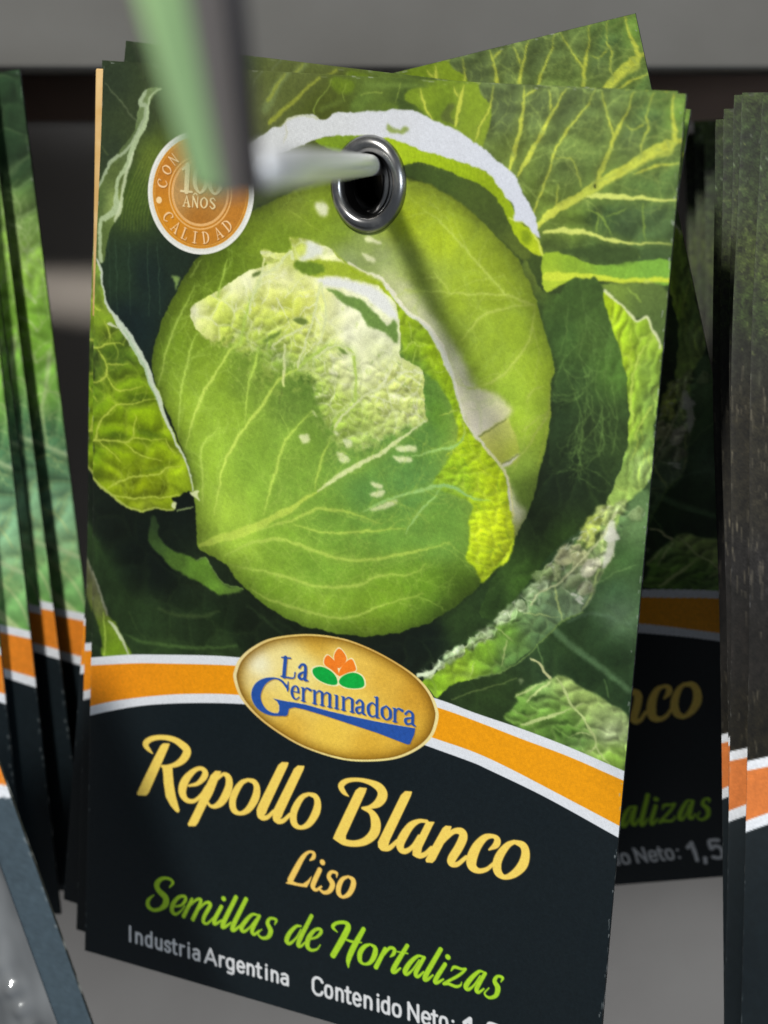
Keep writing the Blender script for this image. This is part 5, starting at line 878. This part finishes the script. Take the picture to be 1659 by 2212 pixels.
# =====================================================================  mesh helpers
def link(name, me, parent=None):
    o = bpy.data.objects.new(name, me); S.collection.objects.link(o)
    if parent is not None: o.parent = parent
    return o
def mesh_np(name, V, F, mats, attr=None):
    me = bpy.data.meshes.new(name); V = np.ascontiguousarray(V, np.float32); F = np.ascontiguousarray(F, np.int32)
    me.vertices.add(len(V)); me.vertices.foreach_set('co', V.ravel())
    me.loops.add(F.size); me.loops.foreach_set('vertex_index', F.ravel())
    me.polygons.add(len(F)); me.polygons.foreach_set('loop_start', np.arange(0, F.size, F.shape[1], dtype=np.int32)); me.polygons.foreach_set('loop_total', np.full(len(F), F.shape[1], np.int32))
    me.polygons.foreach_set('use_smooth', np.ones(len(F), bool))
    if attr is not None:
        a = me.color_attributes.new('ink', 'FLOAT_COLOR', 'POINT')
        a.data.foreach_set('color', np.hstack([attr, np.ones((len(attr), 1))]).astype(np.float32).ravel())
    for m in mats: me.materials.append(m)
    me.update(calc_edges=True); return me
def lin(c): return np.where(c <= .04045, c/12.92, ((np.clip(c, 0, 1)+.055)/1.055)**2.4)
EYE = to_uv([(796, 398)])[0]/PXM                                          # eyelet centre on the face, metres from top left
EX = .86; R_HOLE = .0039; T_BODY = .0009
def relief(u, v, k=1.0):                                                  # gentle bulge of a filled, handled paper packet (towards the viewer = negative y)
    uu = u/PW; vv = v/PH
    b = (np.sin(np.pi*np.clip(uu, 0, 1))*np.sin(np.pi*np.clip(vv, 0, 1)))**.8
    flat = np.clip((np.hypot(u-EYE[0], v-EYE[1])-.006)/.012, 0, 1)
    return -k*(.0009*b**.8+.00018*np.sin(7*uu+3*vv)*b+.00012*np.sin(13*vv-4*uu+1)*b)*flat
def bow(v): return .0008*np.exp(-((v/PH-.27)/.2)**2)                    # the left edge is pushed out a little near the top
def face_parts(cv, step=1, k=1.0, crop=0.0):
    """the printed front as welded-looking pieces of one dense sheet, split by what is printed there"""
    img = lin(cv.img[::step, ::step]); h, w = img.shape[:2]
    U, Vv = np.meshgrid(np.linspace(0, PW, w), np.linspace(0, PH, h))
    Y = relief(U, Vv, k); U0 = U; U = U-bow(Vv)*np.clip(1-U/PW, 0, 1)**3
    lab = np.zeros((h-1, w-1), int)
    c = {n: v[::step, ::step][:h-1, :w-1] for n, v in cv.cov.items()}
    lab[c['band'] > .5] = 1; lab[(c['band'] > .5) & (U[:-1, :-1] > PW*.5)] = 6; lab[c['panel'] > .5] = 2
    if 'lettering' in c: lab[(c['lettering'] > .02)] = 3
    lab[c['emblem'] > .5] = 4; lab[c['seal'] > .5] = 5
    hole = (((U-EYE[0])/(EX*(R_HOLE+.0004)))**2+((Vv-EYE[1])/(R_HOLE+.0004))**2 < 1)[:-1, :-1]
    P = np.stack([U, Y, -Vv], -1).reshape(-1, 3); C_ = img.reshape(-1, 3)
    idx = np.arange(h*w).reshape(h, w)
    Q = np.stack([idx[:-1, :-1], idx[1:, :-1], idx[1:, 1:], idx[:-1, 1:]], -1)
    out = {}
    for i, n in enumerate(['picture', 'colour_band', 'name_panel', 'lettering', 'brand_emblem', 'quality_seal', 'colour_band_b']):
        f = Q[(lab == i) & ~hole & (Vv[:-1, :-1] >= crop)]
        if len(f) == 0: continue
        used, inv = np.unique(f, return_inverse=True)
        out[n] = mesh_np(n, P[used], inv.reshape(f.shape), [M_INK], C_[used])
    return out
def body_mesh(k=1.0, th=T_BODY, crop=0.0):
    """paper envelope behind the print: front, back and edges, with the punched hole"""
    n, m = 28, 44; V = []; F = []
    us = np.linspace(0, PW, n); vs = np.linspace(crop, PH, m)
    for s in (0, 1):
        for v in vs:
            for u in us:
                y = relief(u, v, k)
                e = min(1, min(u, PW-u, v, PH-v)/.004)
                V.append((u-bow(v)*(1-u/PW)**3, y+.00006 if s == 0 else -y*.4+.00012+th*(.35+.65*e), -v))
    I = lambda s, j, i: s*n*m+j*n+i
    for j in range(m-1):
        for i in range(n-1):
            uc, vc = (us[i]+us[i+1])/2, (vs[j]+vs[j+1])/2
            if math.hypot((uc-EYE[0])/EX, vc-EYE[1]) < .0052: continue
            F.append((I(0, j, i), I(0, j+1, i), I(0, j+1, i+1), I(0, j, i+1))); F.append((I(1, j, i), I(1, j, i+1), I(1, j+1, i+1), I(1, j+1, i)))
    for i in range(n-1): F.append((I(0, 0, i), I(0, 0, i+1), I(1, 0, i+1), I(1, 0, i))); F.append((I(0, m-1, i+1), I(0, m-1, i), I(1, m-1, i), I(1, m-1, i+1)))
    for j in range(m-1): F.append((I(0, j+1, 0), I(0, j, 0), I(1, j, 0), I(1, j+1, 0))); F.append((I(0, j, n-1), I(0, j+1, n-1), I(1, j+1, n-1), I(1, j, n-1)))
    me = mesh_np('envelope', np.array(V), np.array(F), [M_EDGE]); me.polygons.foreach_set('use_smooth', np.zeros(len(F), bool)); return me
def lathe(prof, seg=72, sx=1.0, c=(0, 0, 0), mats=(), split=None):
    V = []; F = []
    for r, y in prof:
        for k in range(seg): a = 2*math.pi*k/seg; V.append((c[0]+r*sx*math.cos(a), c[1]+y, c[2]+r*math.sin(a)))
    for j in range(len(prof)-1):
        for k in range(seg): F.append((j*seg+k, (j+1)*seg+k, (j+1)*seg+(k+1) % seg, j*seg+(k+1) % seg))
    me = mesh_np('ring', np.array(V), np.array(F), list(mats))
    if split is not None: me.polygons.foreach_set('material_index', np.array([1 if (f//seg) >= split else 0 for f in range(len(F))], np.int32))
    return me
mm = .001
PROF = [(6.15, .1), (6.12, -.15), (5.98, -.45), (5.7, -.78), (5.3, -1.02), (4.95, -1.08), (4.6, -1.0), (4.3, -.78), (4.08, -.45), (3.95, 0), (3.88, .5), (3.85, 1.4), (3.8, 2.2)]
EYE_ME = lathe([(r*mm, y*mm) for r, y in PROF], 96, EX, (EYE[0], 0, -EYE[1]), (M_EYE, M_EYEIN), 9); EYE_ME.name = 'eyelet'
BODY_ME = body_mesh(); BODY_ME.name = 'envelope'

def tagp(o, label, cat, group=None, kind=None):
    if label: o['label'] = label
    if cat: o['category'] = cat
    if group: o['group'] = group
    if kind: o['kind'] = kind
def packet(parts, M, label, group, eyelet=True, name='seed_packet', body=None):
    r = bpy.data.objects.new(name, None); S.collection.objects.link(r); r.empty_display_size = .01; r.matrix_world = M
    tagp(r, label, 'seed packet', group)
    link('envelope', body or BODY_ME, r); pn = None
    for n in ('picture', 'colour_band', 'colour_band_b', 'name_panel', 'brand_emblem', 'quality_seal'):
        if n in parts:
            o = link(n.replace('_b', '') if n == 'colour_band_b' else n, parts[n], r)
            if n == 'name_panel': pn = o
    if 'lettering' in parts: link('lettering', parts['lettering'], pn)
    if eyelet: link('eyelet', EYE_ME, r)
    return r
def frame(origin, right, down):                                       # matrix of a packet: local x right, y into the stack, z up
    right = right/np.linalg.norm(right); down = down-right*(down@right); down /= np.linalg.norm(down)
    y = np.cross(right, down)
    return Matrix(((right[0], y[0], -down[0], origin[0]), (right[1], y[1], -down[1], origin[1]), (right[2], y[2], -down[2], origin[2]), (0, 0, 0, 1)))
def toF(p):
    d = np.array(p)-CAM; z = d@AX_F; return (FW/2+d@AX_X/z*FPX, FH/2+d@AX_D/z*FPX, z)

# =====================================================================  the place: wall and rail
def box_mesh(name, lo, hi, m, bevel=0):
    bm = bmesh.new(); bmesh.ops.create_cube(bm, size=1)
    for v in bm.verts: v.co = Vector([lo[i]+(v.co[i]+.5)*(hi[i]-lo[i]) for i in range(3)])
    if bevel: bmesh.ops.bevel(bm, geom=list(bm.edges), offset=bevel, segments=3, affect='EDGES', profile=.5)
    me = bpy.data.meshes.new(name); bm.to_mesh(me); bm.free(); me.materials.append(m)
    for p in me.polygons: p.use_smooth = bevel > 0
    return me
YW = 0.088                                                             # wall face, about 8 cm behind the front packet
def z_at(fy, yw): t = np.array(px(FW/2, fy, 1.0))-CAM; return CAM[2]+t[2]*(yw-CAM[1])/t[1]
YU = YW-.036; zt = z_at(153, YU); zb = z_at(262, YW+.006)  # invented overhang: upper panel pushed forward to shade the wall below
w_ = link('wall', box_mesh('wall', (-1.2, YU, zt), (1.2, YU+.07, zt+.8), M_WALL, .0012)); tagp(w_, None, None, kind='structure')
w_ = link('wall', box_mesh('wall', (-1.2, YW, zt-1.4), (1.2, YW+.03, zb), M_WALL2, .0012)); tagp(w_, None, None, kind='structure')
w_ = link('mounting_rail', box_mesh('mounting_rail', (-1.2, YW+.009, zb-.004), (1.2, YW+.028, zt+.004), M_RAIL)); tagp(w_, 'dark brown rail recessed between the two grey wall panels', 'rail')

# =====================================================================  hook with its price tag
def tube(name, pts, r, m, seg=40, parent=None):
    V = []; F = []; n = len(pts)
    for i, p in enumerate(pts):
        p = np.array(p); a = np.array(pts[max(0, i-1)]); b = np.array(pts[min(n-1, i+1)]); t = (b-a)/np.linalg.norm(b-a)
        u = np.cross(t, (0, 0, 1.)); u /= np.linalg.norm(u); v = np.cross(t, u)
        rr = r[i] if hasattr(r, '__len__') else r
        for k in range(seg): q = 2*math.pi*k/seg; V.append(p+rr*(u*math.cos(q)+v*math.sin(q)))
    for i in range(n-1):
        for k in range(seg): F.append((i*seg+k, i*seg+(k+1) % seg, (i+1)*seg+(k+1) % seg, (i+1)*seg+k))
    me = mesh_np(name, np.array(V), np.array(F), [m]); return link(name, me, parent)
RD = vdir(np.array((203.5, -752., FPX))); RD /= np.linalg.norm(RD)           # along the hook, away from us
P0 = px(799, 357, .2325)
near = P0-RD*.121; far = P0+RD*((YW-P0[1])/RD[1]+.004)
hook = bpy.data.objects.new('display_hook', None); S.collection.objects.link(hook); tagp(hook, 'bright wire hook with green price tag, through the cabbage packet eyelet', 'hook')
RR = .00138
tube('wire', [near-RD*.0008, near-RD*.0006, near, near+RD*.03, P0-RD*.02, P0, far], [RR*.02, RR*.8, RR, RR, RR, RR, RR], M_ROD, parent=hook)
tube('wall_socket', [far-RD*.008, far-RD*.0075, far-RD*.0005, far], [RR*1.2, RR*2.6, RR*2.8, RR*2.8], M_ROD, parent=hook)
def hexa(name, A, m, parent):                                         # A: 4 bottom, 4 top points
    bm = bmesh.new(); vs = [bm.verts.new(Vector(p)) for p in A]
    for f in ((3, 2, 1, 0), (4, 5, 6, 7), (0, 1, 5, 4), (1, 2, 6, 5), (2, 3, 7, 6), (3, 0, 4, 7)): bm.faces.new([vs[i] for i in f])
    bmesh.ops.bevel(bm, geom=list(bm.edges), offset=.0003, segments=3, affect='EDGES', profile=.5); bmesh.ops.recalc_face_normals(bm, faces=list(bm.faces))
    me = bpy.data.meshes.new(name); bm.to_mesh(me); bm.free(); me.materials.append(m)
    for p in me.polygons: p.use_smooth = True
    return link(name, me, parent)
b0, b1, b2 = px(408, 415, .1035), px(466, 428, .1065), px(553, 432, .1120)
t0, t1, t2 = px(250, -120, .0960), px(366, -120, .0990), px(500, -120, .1060)
hexa('tag_body', [b0, b1, b2, b0+(b2-b1), t0, t1, t2, t0+(t2-t1)], M_TAG, hook)
nG = np.cross(b1-b0, t0-b0); nG /= np.linalg.norm(nG)
if nG@(CAM-b0) < 0: nG = -nG
lf = .00035
hexa('price_label', [b0+nG*lf*.4+(t0-b0)*.02, b1+nG*lf*.4+(t1-b1)*.02, b1+nG*lf*1.8+(t1-b1)*.02, b0+nG*lf*1.8+(t0-b0)*.02, t0+nG*lf*.4, t1+nG*lf*.4, t1+nG*lf*1.8, t0+nG*lf*1.8], M_GREEN, hook)
nS = np.cross(b2-b1, t1-b1); nS /= np.linalg.norm(nS)
if nS@(CAM-b1) < 0: nS = -nS
e1, e2 = b1+(b2-b1)*.72, b2; f1, f2 = t1+(t2-t1)*.78, t2
hexa('tag_edge_strip', [e1+nS*.0002, e2+nS*.0002, e2+nS*.0007, e1+nS*.0007, f1+nS*.0002, f2+nS*.0002, f2+nS*.0007, f1+nS*.0007], M_TAGD, hook)

# =====================================================================  printed faces
print_scale(900); CAB = cabbage_print(); FRONT = face_parts(CAB, 1); BACK = face_parts(CAB, 2)
print_scale(450); LEAFY = face_parts(leafy_print(), 1); NEAR = face_parts(leafy_print((66, 80, 90)), 2, crop=.045); DARK = face_parts(dark_print(12), 1); DARK2 = face_parts(dark_print(37), 1)  # near packet's name panel lightened: gloss sheen put into its ink colour
print_scale(900)

# =====================================================================  packets on our hook
M0 = frame(TLW, UW, DW)
GC = 'cabbage seed packets hanging on the same hook'
front = packet(FRONT, M0, 'sharp front cabbage seed packet, gold script name and round orange seal', GC)
EYW = TLW + UW*EYE[0] + DW*EYE[1]
def behind(depth, ang, slide=(0, 0)):
    """matrix of a packet further down the hook, swung clockwise by ang degrees about its eyelet"""
    R = Matrix.Rotation(math.radians(ang), 3, Vector(NRM))
    r = np.array(R @ Vector(UW)); d = np.array(R @ Vector(DW))
    return frame(EYW + RD*depth/abs(RD@NRM)-r*(EYE[0]+slide[0])-d*(EYE[1]+slide[1]), r, d)
BEH = [(.0024, -.55, (.0006, 0), 'cabbage packet directly behind the front one, yellow edge along its left side'),
       (.0046, .60, (.0016, 0), 'cabbage packet whose dark lower left edge peeps out beside the front packet'),
       (.0070, 3.4, (-.0008, .0010), 'cabbage packet swung clockwise, its top left corner behind the green price tag')]
MATS = []
for d, a, sl, lb in BEH:
    Mx = behind(d, a, sl); MATS.append(Mx)
    r = packet(BACK, Mx, lb, GC)
    if a == -.55:
        bm = box_mesh('yellow_edge', (-.0015, .0002, -.034), (-.00002, .0009, -.0004), M_YEL, .0002); link('yellow_edge', bm, r)
for k in range(11):                                                    # unseen packets added so the stack and its eyelet tunnel stay dark
    packet(BACK, behind(.0094+.0022*k, (.3, .1, .5, .2, .4, .0, .6, .3, .5, .1, .4)[k], (.0003 if k < 3 else (-.0002, -.0012-.0001*k, -.0008)[k % 3], .0004*(k % 3))), 'unseen cabbage packet added inside the stack to keep it dark', GC)
TB = np.array((-0.041597, -0.052981, 0.266473)); RB = np.array((0.92827, -0.14765, -0.34135)); DB = np.array((0.25424, 0.92179, 0.29268))
MB_ = frame(c2w(TB), vdir(RB), vdir(DB)); MATS.append(MB_)
packet(BACK, MB_, 'rearmost cabbage packet, swung anticlockwise, top right corner raised against the grey wall', GC)
for Mx in [M0]+MATS:
    print('CORN', [tuple(round(float(q)) for q in toF(Mx @ Vector(p))[:2]) for p in ((0, 0, 0), (PW, 0, 0), (PW, 0, -PH), (0, 0, -PH))])

# =====================================================================  neighbours
def by_edge(top, dtop, bottom, side, yaw, dguess=None):
    """place a packet by one long edge seen in the photo: top point and depth, bottom point, then turned about that edge"""
    A = px(*top, dtop); best = None
    for d in np.linspace(dtop*.8, dtop*1.35, 1200):
        B = px(*bottom, d); e = abs(np.linalg.norm(B-A)-PH)
        if d > dtop*.98 and (best is None or e < best[0]): best = (e, B, d)
    B = best[1]; down = (B-A)/np.linalg.norm(B-A)
    r = AX_X*math.cos(math.radians(yaw))+np.array((0, 1., 0))*math.sin(math.radians(yaw)); r = r-down*(r@down); r /= np.linalg.norm(r)
    o = A if side == 'L' else A-r*PW
    Mx = frame(o, r, down)
    print('EDGE', side, round(best[0]*1000, 2), round(best[2], 4), [tuple(round(float(q)) for q in toF(Mx @ Vector(p))[:2]) for p in ((0, 0, 0), (PW, 0, 0), (PW, 0, -PH), (0, 0, -PH))])
    return Mx
GL = 'leafy green seed packets fanned on the left hook'
LEFT = [((42, 150), .2720, (262, 1925), -14, 'rearmost leafy green packet of the left fan, in shade beside the cabbage stack'),
        ((-35, 112), .2698, (190, 1912), -14, 'second rearmost leafy green packet of the left fan'),
        ((-70, 118), .2680, (166, 1912), -14, 'middle leafy green packet of the left fan'),
        ((-66, 160), .2662, (131, 1975), -14, 'leafy green packet of the left fan with worn whitish bottom corner'),
        ((-122, 190), .2642, (62, 2010), -14, 'frontmost leafy green packet of the left fan, cut by the photo edge')]
for t, d, b, yw, lb in LEFT: packet(LEAFY, by_edge(t, d, b, 'R', yw), lb, GL, eyelet=True)
GR = 'dark vegetable seed packets packed on the hook to the right'
RIGHT = [((1650, 205), .2300, (1592, 2570), -8, 'frontmost dark vegetable packet of the right stack, cut by the photo edge'),
         ((1606, 200), .2325, (1558, 2560), -8, 'second dark vegetable packet of the right stack, white creases down its left edge'),
         ((1588, 205), .2400, (1590, 2420), -8, 'third dark vegetable packet of the right stack, its band above the front two'),
         ((1566, 235), .2440, (1578, 2355), -8, 'fourth dark vegetable packet of the right stack, showing a thin orange sliver'),
         ((1548, 258), .2480, (1565, 2313), -8, 'fifth dark vegetable packet of the right stack, with the highest orange sliver'),
         ((1524, 300), .3000, (1585, 2120), -6, 'sixth dark vegetable packet of the right stack, deep in shade'),
         ((1500, 262), .3050, (1590, 2080), -6, 'seventh dark vegetable packet of the right stack, deep in shade'),
         ((1478, 290), .3090, (1592, 2050), -6, 'rearmost dark vegetable packet of the right stack, nearest the wall')]
for t, d, b, yw, lb in RIGHT: packet(DARK if int(t[0]) in (1650, 1588, 1548, 1500) else DARK2, by_edge(t, d, b, 'L', yw), lb, GR, eyelet=True)
# ---- near packet at the lower left corner, with a silvery film window
near_m = by_edge((-545, 130), .216, (365, 2680), 'R', -20)
GN = None
np_ = packet(NEAR, near_m, 'blurred packet nearest the lens at the lower left, with a silvery film window', None, name='seed_packet', eyelet=False, body=body_mesh(crop=.045))
e_ = link('eyelet', EYE_ME, np_); e_.location = (0, 0, -.0448)
def film_mesh():
    rng = np.random.default_rng(5); n, m = 90, 110
    us = np.linspace(.004, PW-.0042, n); vs = np.linspace(PH*.735, PH*.995, m); U, Vv = np.meshgrid(us, vs)
    e = np.minimum(np.minimum(U-us[0], us[-1]-U), np.minimum(Vv-vs[0], vs[-1]-Vv))/.004; e = np.clip(e, 0, 1)
    hgt = (.0005+.0006*(fnoise(m, n, 16, 3, rng=rng)+.4))*e
    for _ in range(110):
        cx, cy = rng.uniform(us[0], us[-1]), rng.uniform(vs[0], vs[-1]); hgt += .0011*np.exp(-((U-cx)**2+(Vv-cy)**2)/(2*.0007**2))*e
    Y = relief(U, Vv)-.0002-hgt
    P = np.stack([U, Y, -Vv], -1).reshape(-1, 3); idx = np.arange(n*m).reshape(m, n)
    Q = np.stack([idx[:-1, :-1], idx[1:, :-1], idx[1:, 1:], idx[:-1, 1:]], -1).reshape(-1, 4)
    return mesh_np('film_window', P, Q, [M_FILM])
link('film_window', film_mesh(), np_)
